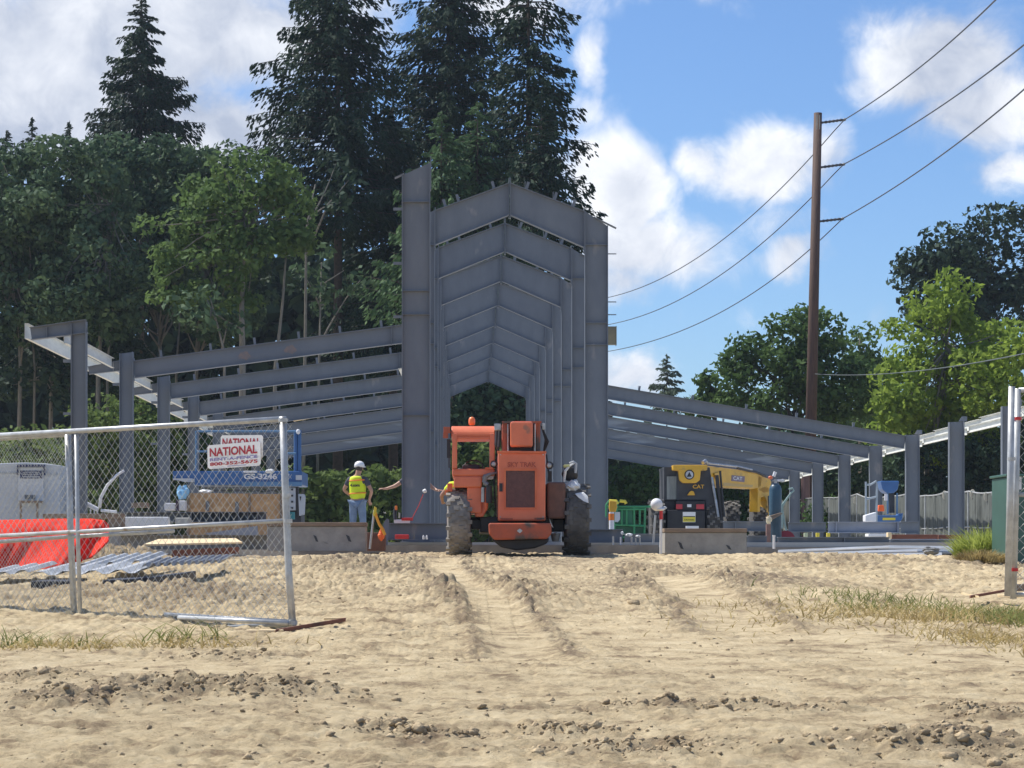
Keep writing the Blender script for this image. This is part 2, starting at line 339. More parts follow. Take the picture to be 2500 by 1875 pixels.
def ground_h(x, y, fine=True):
    z = base_z(y) + (vn(x*.18+9, y*.18+5, 1) - .5) * .12 + (vn(x*.55, y*.55+3, 2) - .5) * .08
    near = np.clip((60 - y) / 18, 0, 1) * np.clip((26 - np.abs(x)) / 6, 0, 1)
    L1 = lane(x, y, [(1075,1362),(1100,1400),(1150,1440),(1210,1490),(1250,1540),(1290,1600)], .24)
    L2 = lane(x, y, [(1630,1400),(1690,1430),(1770,1480),(1820,1540)], .34)
    ln = np.maximum(L1, L2)
    damp = x * 0
    amp = .27 + .50 * np.clip((vn(x*.30+40, y*.22+11, 3) - .40) * 2.4, 0, 1) + .55 * np.clip((y - 18.5) / 3, 0, 1)
    for (px, py, sx, sy, h) in RIDGES:
        d = d_of(py); cx = (px - PX) * d / F; wx = sx * d / F; wy = max(sy * d * d / 6955 * 1.0, .12)
        g = np.exp(-((x-cx)/wx)**2 - ((y-d)/wy)**2) ; z = z + g * h * .55; amp = amp + g * 1.5 * (h/.12); damp = damp + g * min(1, h / .11)
    amp = amp * np.where(y > 24, .85 + .5 * np.clip((y-24)/8, 0, 1), 1.0)
    e1 = edge(x, y, LANE1, .24) + edge(x, y, LANE2, .34) + .25*edge(x, y, LANE3, .5)
    ln = np.maximum(ln, .4 * lane(x, y, LANE3, .5)); z = z + e1 * .008; amp = amp + e1 * .6; damp = damp + e1 * .8 + .75 * np.clip((y-22)/6, 0, 1) * np.clip((vn(x*.5+3, y*.35+8, 5) - .5) * 4, 0, 1)
    amp = amp * (1 - .93 * ln) ; z = z - ln * .03
    if fine == 2: return np.clip(damp, 0, 1) * (1 - ln)
    if fine:
        n = 0
        for k, (fr, a) in enumerate([(1.6,.030),(3.3,.026),(6.3,.040),(11.5,.040),(23,.026),(44,.012)]):
            a = a * (1 if k < 3 else np.clip(1.25 - (y - 18) / 26 * (.5 if k == 3 else 1), 0, 1))
            v = vn(x*fr*.8 + 17*k + y*.1, y*fr*1.15 + 31*k, (k+3) % 8)
            n = n + (np.abs(2*v - 1) ** .8 * a if k in (2, 3, 4) else (v - .5) * a * (1.6 if k < 2 else 1))
        z = z + (n - .05) * amp * near * .8
        t = lane(x, y, [(1075,1362),(1100,1400),(1150,1440),(1210,1490),(1260,1560)], .26)
        z = z + t * .012 * np.sin(y * 2*math.pi / .22 + np.abs(x*9) % 2)
    return z
def gz(x, y): return float(ground_h(np.array([float(x)]), np.array([float(y)]), False)[0])

def build_ground():
    xs = np.concatenate([np.arange(0, 3.6, .0155), np.arange(3.6, 8, .03), np.arange(8, 14, .08), np.arange(14, 30, .5), np.arange(30, 90, 5), np.geomspace(95, 1500, 12)])
    xs = np.concatenate([-xs[:0:-1], xs])
    ys = [8.6]
    while ys[-1] < 46: ys.append(ys[-1] + .019 * (ys[-1] / 10) ** 1.12)
    ys = np.concatenate([[-60, -20, 0, 4, 7, 8], np.array(ys), np.arange(47, 130, 1.0), np.geomspace(135, 2500, 14)])
    X, Y = np.meshgrid(xs, ys); Z = ground_h(X.ravel(), Y.ravel()).reshape(X.shape)
    Z = Z + np.clip((Y - 125) / 60, 0, 1) * 1.0
    V = np.stack([X, Y, Z], -1).reshape(-1, 3); nx = len(xs); ny = len(ys)
    i = (np.arange(ny-1)[:, None] * nx + np.arange(nx-1)).ravel(); Fq = np.stack([i, i+1, i+nx+1, i+nx], 1)
    m = bpy.data.meshes.new('ground'); m.vertices.add(len(V)); m.vertices.foreach_set('co', V.ravel())
    m.loops.add(Fq.size); m.loops.foreach_set('vertex_index', Fq.ravel().astype(np.int32)); m.polygons.add(len(Fq))
    m.polygons.foreach_set('loop_start', (np.arange(len(Fq))*4).astype(np.int32)); m.polygons.foreach_set('loop_total', np.full(len(Fq), 4, np.int32))
    m.update(calc_edges=True); m.shade_smooth()
    at = m.attributes.new('dug', 'FLOAT', 'POINT'); at.data.foreach_set('value', ground_h(X.ravel(), Y.ravel(), 2).astype(np.float32))
    o = link(bpy.data.objects.new('ground', m)); o['kind'] = 'structure'
    g = bpy.data.materials.new('dry_sandy_soil'); g.use_nodes = True; nt = g.node_tree; N = nt.nodes; L = nt.links
    b = N['Principled BSDF']; b.inputs['Roughness'].default_value = .95; b.inputs['Specular IOR Level'].default_value = .1
    tc = N.new('ShaderNodeTexCoord')
    def nz(s, d, r=.6, st=None):
        n = N.new('ShaderNodeTexNoise'); n.inputs['Scale'].default_value = s; n.inputs['Detail'].default_value = d; n.inputs['Roughness'].default_value = r
        if st:
            mp = N.new('ShaderNodeMapping'); mp.inputs['Scale'].default_value = st; L.new(tc.outputs['Object'], mp.inputs[0]); L.new(mp.outputs[0], n.inputs['Vector'])
        else: L.new(tc.outputs['Object'], n.inputs['Vector'])
        return n.outputs[0]
    r1 = N.new('ShaderNodeValToRGB'); e = r1.color_ramp.elements
    e[0].position = .38; e[0].color = (.27,.20,.125,1); e[1].position = .50; e[1].color = (.56,.445,.272,1); x = e.new(.68); x.color = (.72,.60,.39,1)
    L.new(nz(2.4, 14, .78), r1.inputs[0])
    mr = N.new('ShaderNodeMapRange'); mr.inputs[1].default_value = .56; mr.inputs[2].default_value = .72; L.new(nz(5, 8, .7, (1, .6, 1)), mr.inputs[0])
    mx = N.new('ShaderNodeMix'); mx.data_type = 'RGBA'; mf = N.new('ShaderNodeMath'); mf.operation = 'MULTIPLY'; mf.inputs[1].default_value = .60; L.new(mr.outputs[0], mf.inputs[0])
    at_ = N.new('ShaderNodeAttribute'); at_.attribute_name = 'dug'; q1 = N.new('ShaderNodeMapRange'); q1.inputs[1].default_value = .38; q1.inputs[2].default_value = .56; L.new(nz(7, 8, .75), q1.inputs[0])
    q2 = N.new('ShaderNodeMath'); q2.operation = 'MULTIPLY'; L.new(at_.outputs['Fac'], q2.inputs[0]); L.new(q1.outputs[0], q2.inputs[1])
    q3 = N.new('ShaderNodeMath'); q3.operation = 'MULTIPLY_ADD'; q3.use_clamp = True; L.new(q2.outputs[0], q3.inputs[0]); q3.inputs[1].default_value = .95; L.new(mf.outputs[0], q3.inputs[2]); mf = q3
    L.new(mf.outputs[0], mx.inputs['Factor']); L.new(r1.outputs[0], mx.inputs[6]); mx.inputs[7].default_value = (.215,.165,.115,1)
    L.new(mx.outputs[2], b.inputs['Base Color'])
    bp = N.new('ShaderNodeBump'); bp.inputs['Strength'].default_value = .8; bp.inputs['Distance'].default_value = .06; L.new(nz(11, 13, .8), bp.inputs['Height']); L.new(bp.outputs[0], b.inputs['Normal'])
    m.materials.append(g); return g
SOIL = build_ground()
CLODM = mat('dark_soil_clod', (.52,.41,.26), (.27,.205,.13), rough=1, scale=9, detail=9, bump=.9, bscale=40, spec=.05)

def build_clods():
    mb = MB(); base = []
    ico = [(0,0,1),(.9,0,.4),(.28,.85,.45),(-.72,.53,.45),(-.72,-.53,.4),(.28,-.85,.45),(.72,.53,-.45),(-.28,.85,-.4),(-.9,0,-.45),(-.28,-.85,-.4),(.72,-.53,-.45),(0,0,-1)]
    fc = [(0,1,2),(0,2,3),(0,3,4),(0,4,5),(0,5,1),(1,6,2),(2,7,3),(3,8,4),(4,9,5),(5,10,1),(6,7,2),(7,8,3),(8,9,4),(9,10,5),(10,6,1),(11,7,6),(11,8,7),(11,9,8),(11,10,9),(11,6,10)]
    ico = np.array(ico)
    pts = []
    for (px, py, sx, sy, h) in RIDGES:
        d = d_of(py); n = int(260 * (h / .1) * (sx / 200) ** .6 * (1.6 if d < 17 else .8))
        cx = (px - PX) * d / F; wx = sx * d / F; wy = max(sy * d * d / 6955, .12)
        q = rng.normal(size=(n, 2)) * (wx * .6, wy * .6) + (cx, d); s = rng.gamma(1.1, .0046, n) + .0025
        pts.append(np.c_[q, s])
    n = 3500; y = 9 + 31 * rng.random(n) ** 1.1; x = (rng.random(n) - .5) * .56 * y; pts.append(np.c_[x, y, rng.gamma(1.2, .0035, n) + .003])
    P = np.vstack(pts); ln = lane(P[:, 0], P[:, 1], [(1075,1362),(1100,1400),(1150,1440),(1210,1490),(1250,1540),(1290,1600)], .3) + lane(P[:, 0], P[:, 1], [(1630,1400),(1690,1430),(1770,1480),(1820,1540)], .4)
    P = P[ln < .3]; Z = ground_h(P[:, 0], P[:, 1])
    for (x, y, s), z in zip(P, Z):
        v = ico * (1 + 1.0 * (rng.random((12, 1)) - .5)) * s * np.array([1.35, 1.1, .9]); a = rng.random() * 6.28; c, si = math.cos(a), math.sin(a)
        v = v @ np.array([[c, -si, 0], [si, c, 0], [0, 0, 1]]); mb.add(v + (x, y, z + s * .05), fc)
    o = setting('soil_clods', mb, CLODM, 'stuff', smooth=True, label='loose dark clods scattered over the churned sandy ground')
build_clods()

# ---------------------------------------------------------------- grass (uncountable)
def grass(name, label, patches, mats, seed):
    r = np.random.default_rng(seed)
    mb = MB()
    for (px, py, sx, dy, n, h, lean) in patches:
        d0 = d_of(py); d = d0 + r.normal(size=n) * dy; x = (px - PX) * d0 / F + r.normal(size=n) * sx * d0 / F
        z = ground_h(x, d) - .01; H = h * (.45 + .8 * r.random(n)); a = r.random(n) * 6.28; w = .004 + .005 * r.random(n)
        wv = np.stack([np.cos(a), np.sin(a), 0*a], 1) * w[:, None]
        b = np.stack([x, d, z], 1); ln = r.normal(size=(n, 2)) * lean
        mid = b + np.stack([ln[:, 0] * H * .4, ln[:, 1] * H * .4, H * .55], 1); tip = b + np.stack([ln[:, 0] * H * 1.2, ln[:, 1] * H * 1.2, H], 1)
        mb.quads(np.stack([b - wv, b + wv, mid + wv * .8, mid - wv * .8], 1)); mb.quads(np.stack([mid - wv * .8, mid + wv * .8, tip + wv * .15, tip - wv * .15], 1))
    return setting(name, mb, mats, 'stuff', label=label)
grass('grass', 'green weeds along the gate and at the right edge', [(50,1563,45,.18,70,.15,.9),(190,1566,30,.12,40,.13,.9),(450,1566,70,.14,70,.15,.9),(2110,1455,90,.6,260,.12,.9),(2460,1505,60,.6,520,.13,.8),(2240,1475,110,.6,260,.12,.9)], GRASSM, 3)
grass('dry_grass', 'straw-coloured dry grass around the green weeds', [(430,1576,130,.2,190,.10,1.2),(60,1578,80,.2,130,.09,1.2),(220,1580,60,.2,70,.08,1.2),(2280,1500,150,.8,900,.12,1.1),(2420,1560,90,.7,450,.09,1.2),(1990,1475,150,.7,420,.08,1.1),(2050,1520,230,.9,350,.06,1.3)], DRYG, 4)
# ---------------------------------------------------------------- steel building frame
S0, D0 = 6.55, 7.15
def fd(k): return S0 * (D0 + k)
ZS = 1.48                                           # top of slab
sl = MB(); sl.box(-10.4, 16.4, 45.6, fd(9) + 1, 1.0, ZS); setting('concrete_slab', sl, mat('pale_new_concrete', (.50,.48,.44), (.40,.385,.355), rough=.9, scale=.8, detail=9, bump=.1))
sl = MB(); sl.box(-3.4, 3.9, 44.4, 45.6 - .003, 1.0, ZS - .06); sl.box(3.9, 8.4, 44.7, 45.6 - .003, .9, ZS - .10); setting('slab_apron', sl, CONC_D)

def add_ibeam_xz(mb, P, Q, h0, h1, yc, fw=.2, tw=.014, tf=.016, ends=True):
    """plate girder in the X-Z plane; P,Q centre-line (x,z); depth h0->h1"""
    P = np.array(P, float); Q = np.array(Q, float); t = (Q - P) / np.linalg.norm(Q - P); n = np.array([-t[1], t[0]])
    a, b, c, e = P + n*h0/2, Q + n*h1/2, Q - n*h1/2, P - n*h0/2
    mb.prism([(a[0], yc-tw/2, a[1]), (b[0], yc-tw/2, b[1]), (c[0], yc-tw/2, c[1]), (e[0], yc-tw/2, e[1])], (0, tw, 0))
    for u, v, s in ((a, b, 1), (e, c, -1)):
        w = n * tf * s
        mb.prism([(u[0], yc-fw/2, u[1]), (v[0], yc-fw/2, v[1]), (v[0]+w[0], yc-fw/2, v[1]+w[1]), (u[0]+w[0], yc-fw/2, u[1]+w[1])], (0, fw, 0))
    return a, b, c, e, n, t
def col_xz(mb, x0, x1, z0, zl, zr, yc, fw=.2, stiff=(), x0b=None, x1b=None):
    """I column, web between x0..x1, sloped top (zl at x0, zr at x1)"""
    tf, tw = .018, .012; x0b = x0 if x0b is None else x0b; x1b = x1 if x1b is None else x1b
    mb.prism([(x0b, yc-tw/2, z0), (x1b, yc-tw/2, z0), (x1, yc-tw/2, zr), (x0, yc-tw/2, zl)], (0, tw, 0))
    mb.prism([(x0b-tf, yc-fw/2, z0), (x0b, yc-fw/2, z0), (x0, yc-fw/2, zl), (x0-tf, yc-fw/2, zl)], (0, fw, 0))
    mb.prism([(x1b, yc-fw/2, z0), (x1b+tf, yc-fw/2, z0), (x1+tf, yc-fw/2, zr), (x1, yc-fw/2, zr)], (0, fw, 0))
    for z in stiff: mb.box(x0+.002, x1-.002, yc-fw/2+.01, yc+fw/2-.01, z-.006, z+.006)
    mb.box(min(x0, x0b)-.05, max(x1, x1b)+.05, yc-fw/2-.04, yc+fw/2+.04, z0-.02, z0)
def clip(x, z, yc, nx, nz, h=.19, w=.09):
    m = MB(); t = (nz, -nx)
    m.prism([(x, yc-.05, z), (x+t[0]*w, yc-.05, z+t[1]*w), (x+t[0]*w+nx*h, yc-.05, z+t[1]*w+nz*h), (x+nx*h, yc-.05, z+nz*h)], (0, .012, 0)); 
    m.box(x-.003, x+.009, yc-.05+.013, yc+.05, z-.004, z+h); return m

XL0, XL1, XR0, XR1 = -1.355, -.785, 2.905, 3.435; XA = 1.06
bld = thing('steel_building_frame', 'grey primed steel frame with a tall gabled middle bay and low wings on both sides', 'building frame', (XA, fd(1), ZS))
GW = {}
for k in range(0, 10):
    y = fd(k); tall = k <= 1
    m = MB(); col_xz(m, XL0, XL1, ZS+.02, CZ+8.03, CZ+8.29, y, stiff=(CZ+7.45, CZ+5.55, CZ+5.05, CZ+2.9) if k < 3 else (CZ+5.5,))
    if k == 0: m.prism([(XL1+.021, y-.1, CZ+7.7), (XL1+.021, y-.1, CZ+8.42), (XL1+.037, y-.1, CZ+8.42), (XL1+.037, y-.1, CZ+7.7)], (0, .2, 0))
    c = part('tower_column', m, STEEL, bld)
    m = MB(); m.prism([(XL0-.17, y-.1, CZ+7.955), (XL0-.17, y-.1, CZ+7.97), (XL0+.03, y-.1, CZ+8.065), (XL0+.03, y-.1, CZ+8.05)], (0, .2, 0)); part('cap_plate', m, STEEL, c)
    for z in ((7.3, 6.14, 5.0) if k < 2 else ()):
        m = MB(); m.box(XL0-.20, XL0-.02, y-.05, y-.035, CZ+z-.03, CZ+z+.03); part('girt_clip', m, STEEL, c)
    if k == 0: continue
    m = MB(); col_xz(m, XR0, XR1, ZS+.02, CZ+8.27, CZ+7.92, y, stiff=(CZ+7.45, CZ+5.55, CZ+5.02) if k < 3 else (CZ+5.5, CZ+5.0))
    c = part('tower_column', m, STEEL, bld)
    m = MB(); m.prism([(XR1-.32, y-.1, CZ+8.115), (XR1+.22, y-.1, CZ+7.85), (XR1+.22, y-.1, CZ+7.865), (XR1-.32, y-.1, CZ+8.135)], (0, .2, 0)); part('cap_plate', m, STEEL, c)
    if k < 4:
        for z in (7.23, 6.06, 5.75):
            m = MB(); m.box(XR1+.02, XR1+.22, y-.05, y-.035, CZ+z-.012, CZ+z+.012); part('girt_clip', m, STEEL, c)
    if k == 1:
        m = MB(); m.box(XR1+.019, XR1+.21, y-.1, y+.1, CZ+5.02, CZ+5.46); m.box(XR1+.211, XR1+.225, y-.11, y+.11, CZ+5.0, CZ+5.47)
        part('beam_bracket', m, mat('ochre_primer', (.22,.20,.13), (.15,.14,.10), scale=3), c, bevel=.005)
    # gable rafters
    for side, xa, zt, zb in ((0, XL1+.032, 8.28, 7.46), (1, XR0-.032, 8.26, 7.40)):
        m = MB(); tw = .012; fw = .2; sgn = 1 if side == 0 else -1; xe = XA - sgn*.016
        ta, tb = np.array([xa, CZ+zt]), np.array([xe, CZ+8.94]); ba, bb = np.array([xa, CZ+zb]), np.array([xe, CZ+8.19])
        m.prism([(ta[0], y-tw/2, ta[1]), (tb[0], y-tw/2, tb[1]), (bb[0], y-tw/2, bb[1]), (ba[0], y-tw/2, ba[1])], (0, tw, 0))
        for u, v, dz in ((ta, tb, .016), (ba, bb, -.018)):
            m.prism([(u[0], y-fw/2, u[1]), (v[0], y-fw/2, v[1]), (v[0], y-fw/2, v[1]+dz), (u[0], y-fw/2, u[1]+dz)], (0, fw, 0))
        m.box(xe-.008 + (0 if side else .002), xe+.008, y-.11, y+.11, CZ+8.10, CZ+9.08)           # ridge end plate
        m.box(xa-.010, xa+.008, y-.105, y+.105, CZ+zb-.12, CZ+zt+.08)
        c = part('gable_rafter', m, STEEL_R if (k in (4, 6) and side) else STEEL, bld)
        if k <= 5:
            for t in ((.12, .30, .78) if side == 0 else (.17, .42, .80)):
                px_ = ta[0] + (tb[0]-ta[0])*(t if side == 0 else t); pz_ = ta[1] + (tb[1]-ta[1])*t + .018
                part('purlin_clip', clip(px_, pz_, y, -.28*sgn, .96, .18, .07), STEEL, c)
    # ---- wings
for k in range(0, 8):
    y = fd(k); x1 = -8.125; x0 = x1 - .29
    m = MB(); zt = CZ + 4.90 - .055*k; col_xz(m, x0, x1, ZS+.02, zt-.04, zt, y, fw=.2); c = part('wing_column', m, STEEL, bld)
    m = MB(); m.box(x0-.19, x0-.02, y-.05, y-.037, CZ+2.9, CZ+2.96); m.box(x0-.19, x0-.02, y-.05, y-.037, CZ+4.02, CZ+4.09); part('girt_clip', m, STEEL, c)
    m = MB()
    if k == 0:
        add_ibeam_xz(m, (-9.30, CZ+4.64), (x1+.02, CZ+4.80), .24, .26, y, fw=.18); m.box(-8.95, -8.938, y-.085, y+.085, CZ+4.57, CZ+4.78)
        part('cantilever_stub', m, STEEL, bld)
    else:
        add_ibeam_xz(m, (-9.22, CZ+4.46-.055*k), (x0-.03, CZ+4.58-.055*k), .16, .22, y+.14, fw=.12); part('cantilever_stub', m, STEEL, bld)
        m = MB(); zq = CZ + 4.49 - .055*k; wz = .07 - .055*k
        a, b, c2, e, n, t = add_ibeam_xz(m, (x1+.035, zq-.02), (XL0-.035, CZ+5.29+wz), .39, .42, y)
        m.box(x1+.021, x1+.035, y-.11, y+.11, zq-.30, zq+.26); m.box(XL0-.036, XL0-.021, y-.11, y+.11, CZ+4.98+wz, CZ+5.58+wz)
        for q_ in (.94,):
            u_ = a + (b - a)*q_; w_ = e + (c2 - e)*q_; m.box(u_[0]-.007, u_[0]+.007, y-.10, y+.10, w_[1]-.03, u_[1]+.03)
        c = part('wing_rafter', m, STEEL_R if k == 1 else (STEEL_W if k > 4 else STEEL), bld)
        for t_ in ((.10,.28,.44,.60,.75,.90) if k < 6 else ()):
            q = a + (b - a) * t_; part('purlin_clip', clip(q[0], q[1]+.016, y, -.13, .99, .17, .06), STEEL, c)
        if k == 1:
            for px_, py_ in ((597, 868), (709, 853)):
                m = MB(); m.prism([W(px_ + 15*math.cos(t_)*(1+.2*math.sin(3*t_)), py_ + 10*math.sin(t_)*(1+.2*math.cos(5*t_)), fd(1)-.010) for t_ in np.linspace(0, 6.0, 16)], (0,.003,0)); part('rust_stain', m, mat('rust_bloom', (.27,.20,.17), (.19,.18,.185), scale=9, rough=.8) if 'rust_bloom' not in bpy.data.materials else bpy.data.materials['rust_bloom'], c)
        if k in (2, 3, 4):
            m = MB(); m.prism([(XL0-.50, y-.12, CZ+5.02+wz), (XL0-.38, y-.12, CZ+5.04+wz), (XL0-.10, y+.9, CZ+4.50+wz), (XL0-.24, y+.9, CZ+4.46+wz)], (0, .01, 0)); part('flange_brace', m, GALV, c)
for k in range(2, 10):
    y = fd(k); x0 = 14.66; x1 = x0 + .42; m = MB(); wz = -.045*(k-4); zt = CZ + 3.86 + wz
    col_xz(m, x0, x1, ZS+.02, zt, zt+.02, y, fw=.2); c = part('wing_column', m, STEEL, bld)
    m = MB(); m.prism([(x0+.26, y-.09, zt+.02), (x1+.10, y-.09, zt+.02), (x1+.10, y-.09, zt+.17), (x0+.36, y-.09, zt+.17)], (0, .012, 0)); part('strut_bracket', m, STEEL, c)
    if k >= 4:
        m = MB(); a, b, c2, e, n, t = add_ibeam_xz(m, (XR1+.035, CZ+5.50+wz), (x0-.035, CZ+3.62+wz), .43, .40, y)
        m.box(XR1+.021, XR1+.035, y-.11, y+.11, CZ+5.15+wz, CZ+5.80+wz)
        c = part('wing_rafter', m, STEEL_W if k in (6, 7, 9) else STEEL, bld)
        for t_ in ((.05,.2,.36,.52,.67,.84) if k < 6 else ()):
            q = a + (b - a) * t_; part('purlin_clip', clip(q[0], q[1]+.016, y, .16, .98, .15, .06), STEEL, c)
# eave struts (C channels along Y), one mesh per bay
def channel(x, z0, z1, y0, y1, side):              # web facing +x/-x, open side
    m = MB(); w = .075; t = .006
    m.box(x, x+t, y0, y1, z0, z1); xa, xb = (x+t, x+w) if side > 0 else (x-w, x)
    m.box(xa, xb, y0, y1, z1-t, z1); m.box(xa, xb, y0, y1, z0, z0+t)
    return m
for k in range(0, 7):
    y0, y1 = fd(k), fd(k+1)-.012
    dz = -.055*(k+.3)
    part('eave_strut', channel(-9.41, CZ+4.54+dz, CZ+4.87+dz, y0 - (.12 if k == 0 else 0), y1, 1), GALV, bld)
    if k < 6: part('eave_strut', channel(-8.62, CZ+4.46+dz, CZ+4.70+dz, y0+.11, y1-.11, 1), GALV, bld)
for k in range(1, 9):
    y0, y1 = fd(k), fd(k+1)-.012
    dz = -.045*(k+.5-4)
    part('eave_strut', channel(15.62, CZ+3.70+dz, CZ+3.98+dz, y0, y1, -1), GALV, bld)
    part('eave_strut', channel(15.22, CZ+3.50+dz, CZ+3.70+dz, y0+.11, y1-.11, -1), GALV, bld)
# scrap of board lying on a rafter
m = MB(); p = W(716, 1028, fd(4)); q = W(771, 1018, fd(4)); m.prism([p, q, q + (0, 0, .07), p + (0, 0, .07)], (0, .3, 0))
single('timber_board', 'short pale board lying across a rafter of the left wing', 'board', m, PLY, p)
# ---------------------------------------------------------------- utility pole and wires
DP = 112.0
p0 = W(1973, 1345, DP); p0[2] = 1.2; p1 = W(1997, 276, DP)
pole = thing('utility_pole', 'tall brown wooden utility pole leaning slightly behind the right wing', 'utility pole', p0)
m = MB(); m.tube([p0, p0*.5 + p1*.5, p1], [.31, .265, .205], 14); part('shaft', m, POLE, pole, smooth=True)
wires = []
for (bx, by, tx, ty) in ((2003,300,2062,292),(2001,409,2060,401),(1997,541,2057,534)):
    a = W(bx, by, DP); b = W(tx, ty, DP); m = MB()
    n_ = 13; P = [a + (b - a) * i / n_ for i in range(n_+1)]; R = [.05 if i % 2 == 0 else .078 for i in range(n_+1)]; R[0] = R[1] = .06; R[-1] = .04
    m.tube(P, R, 10); ins = part('insulator', m, INSUL, pole, smooth=False)
    m = MB(); m.obox(a + (-.05, -.02, 0), (.16, .12, .42)); part('mounting_bracket', m, GREYM, ins, bevel=.01)
    m = MB(); m.ball(b, .08); part('clamp', m, GREYM, ins)
    wires.append(b)
m = MB(); c = W(1984, 290, DP) ; m.obox((p1[0]-.02, DP-.19, c[2]-.2), (.2, .02, .75)); part('tag_plate', m, CONC, pole)
def sag(a, b, s, n=24):
    t = np.linspace(0, 1, n)[:, None]; P = a + (b - a) * t; P[:, 2] -= (s * 4 * t * (1 - t))[:, 0]; return P
# left ends behind the tower, right ends out of the frame (px at DP-like depths)
for i, (b, lp, rp) in enumerate(zip(wires, ((1440,732),(1440,797),(1440,863)), ((2440,20),(2560,78),(2560,182)))):
    A = W(lp[0], lp[1], 170.0); Cc = W(rp[0], rp[1], 60.0 if i else 66.0)
    # the wires recede to the left and come forward to the right
    m = MB()
    P1 = [b]; n = 28
    for j in range(1, n+1):
        t = j / n; d = DP + (170 - DP) * t
        mids = [((2062,292),(1985,372),(1870,500),(1650,660),(1400,737)), ((2060,401),(1980,478),(1870,590),(1650,735),(1400,800)), ((2057,534),(1975,608),(1850,710),(1650,812),(1400,868))][i]
        xs_ = np.array([q[0] for q in mids][::-1], float); ys_ = np.array([q[1] for q in mids][::-1], float)
        co = np.polyfit(xs_, ys_, 3); px = mids[0][0] + (mids[-1][0] - mids[0][0]) * t; P1.append(W(px, np.polyval(co, px), d))
    P1.append(P1[-1]*2 - P1[-4] + (0, 60, 3)); P2 = [b]
    for j in range(1, int(n*1.6)):
        t = j / n; d = DP - (DP - 62) * t; e = [(2470,-40),(2560,60),(2560,165)][i]; s_ = (mids[0][0], mids[0][1])
        px = s_[0] + (e[0] - s_[0]) * t; bow = [22, 20, 22][i]
        P2.append(W(px, s_[1] + (e[1] - s_[1]) * t + bow * 4 * t * (1 - t), d))
    m.tube(np.array(P1[::-1] + P2[1:]), .028, 6)
    single('power_line', ['topmost of the three power lines held by the brown pole', 'middle one of the three power lines held by the brown pole', 'lowest of the three power lines held by the brown pole on long insulators'][i], 'power line', m, CABLE, b, 'power lines carried by the wooden pole')
m = MB(); A = W(1990, 913, DP-.3); B = W(2540, 855, 70.0); m.tube(sag(A, B, .32), .02, 6)
single('guy_cable', 'single low cable running from the brown pole across the green trees', 'cable', m, mat('pale_cable', (.13,.15,.15), (.10,.12,.12)), A)

# ---------------------------------------------------------------- trees
def limb_path(a, b, bend, r):
    a = np.array(a, float); b = np.array(b, float); mid = (a + b) / 2 + r.normal(size=3) * bend * np.linalg.norm(b - a)
    t = np.linspace(0, 1, 6)[:, None]; return a * (1-t)**2 + mid * 2*t*(1-t) + b * t*t
def leaves(C, Rr, n, size, r, flat=.6):
    """n leaf faces on and inside ellipsoid C,Rr"""
    u = r.normal(size=(n, 3)); u /= np.linalg.norm(u, axis=1)[:, None]; rad = .55 + .5 * r.random(n) ** .6
    c = C + u * Rr * rad[:, None]
    nrm = u * .6 + r.normal(size=(n, 3)) * .6 + (0, 0, .35); nrm /= np.linalg.norm(nrm, axis=1)[:, None]
    a = np.cross(nrm, r.normal(size=(n, 3))); a /= np.linalg.norm(a, axis=1)[:, None]; b = np.cross(nrm, a)
    s = size * (.6 + .8 * r.random(n))[:, None]; a = a * s; b = b * s * flat
    return np.stack([c - a, c - b * .9 + a * .1, c + a, c + b], 1)
def broadleaf(label, crowns, trunks, d, lm, bm, seed, size=.22, dens=1.0, name='broadleaf_tree', cat='tree', group=None, clump=1.5, ntrunk=.16, gaps=.15):
    """crowns: (px, py, halfw px, halfh px); trunks: list of px polylines"""
    r = np.random.default_rng(seed); mp_ = mpp(d)
    base = W(trunks[0][0][0], 1345, d); base[2] = 1.25
    t = thing(name, label, cat, base, group); m = MB(); LV = []
    centers = []
    for (px, py, hw, hh) in crowns:
        c = W(px, py, d + r.normal() * .8); Rx, Rz = hw * mp_, hh * mp_; Ry = min(Rx, Rz) * .8 + .5 * abs(Rx - Rz) * .3
        vol = Rx * Ry * Rz; K = max(5, int(4.2 * (Rx * Rz + Rx * Ry + Ry * Rz) / clump ** 2))
        for _ in range(K):
            u = r.normal(size=3); u /= np.linalg.norm(u); rad = .35 + .62 * r.random() ** .5
            cc = c + u * (Rx, Ry, Rz) * rad; cr = clump * (.45 + .55 * r.random()) * min(1, .35 + min(Rx, Rz) / 3.0)
            if r.random() < gaps: continue
            centers.append((cc, cr)); n = int(46 * dens * (cr / size / 4.2) ** 2 + 14)
            LV.append(leaves(cc, np.array([cr, cr, cr * .62]), n, size, r))
    m.quads(np.vstack(LV)); part('crown', m, lm, t)
    tb = MB()
    for j, tr in enumerate(trunks):
        P = [W(x, y, d + (.4 * j)) for x, y in tr]; 
        if j == 0: P[0] = base
        k = len(P); w0 = ntrunk * (1 if j == 0 else .6); tb.tube(P, [w0 * (1 - .7 * i / (k - 1)) for i in range(k)], 8)
    top = W(*trunks[0][-1], d); low = W(*trunks[0][-2], d)
    for cc, cr in centers[::3]:
        s = low + (top - low) * r.random(); tb.tube(limb_path(s, cc, .12, r), [.055, .05, .04, .032, .024, .015], 5)
    part('trunk', tb, bm, t, smooth=True); return t
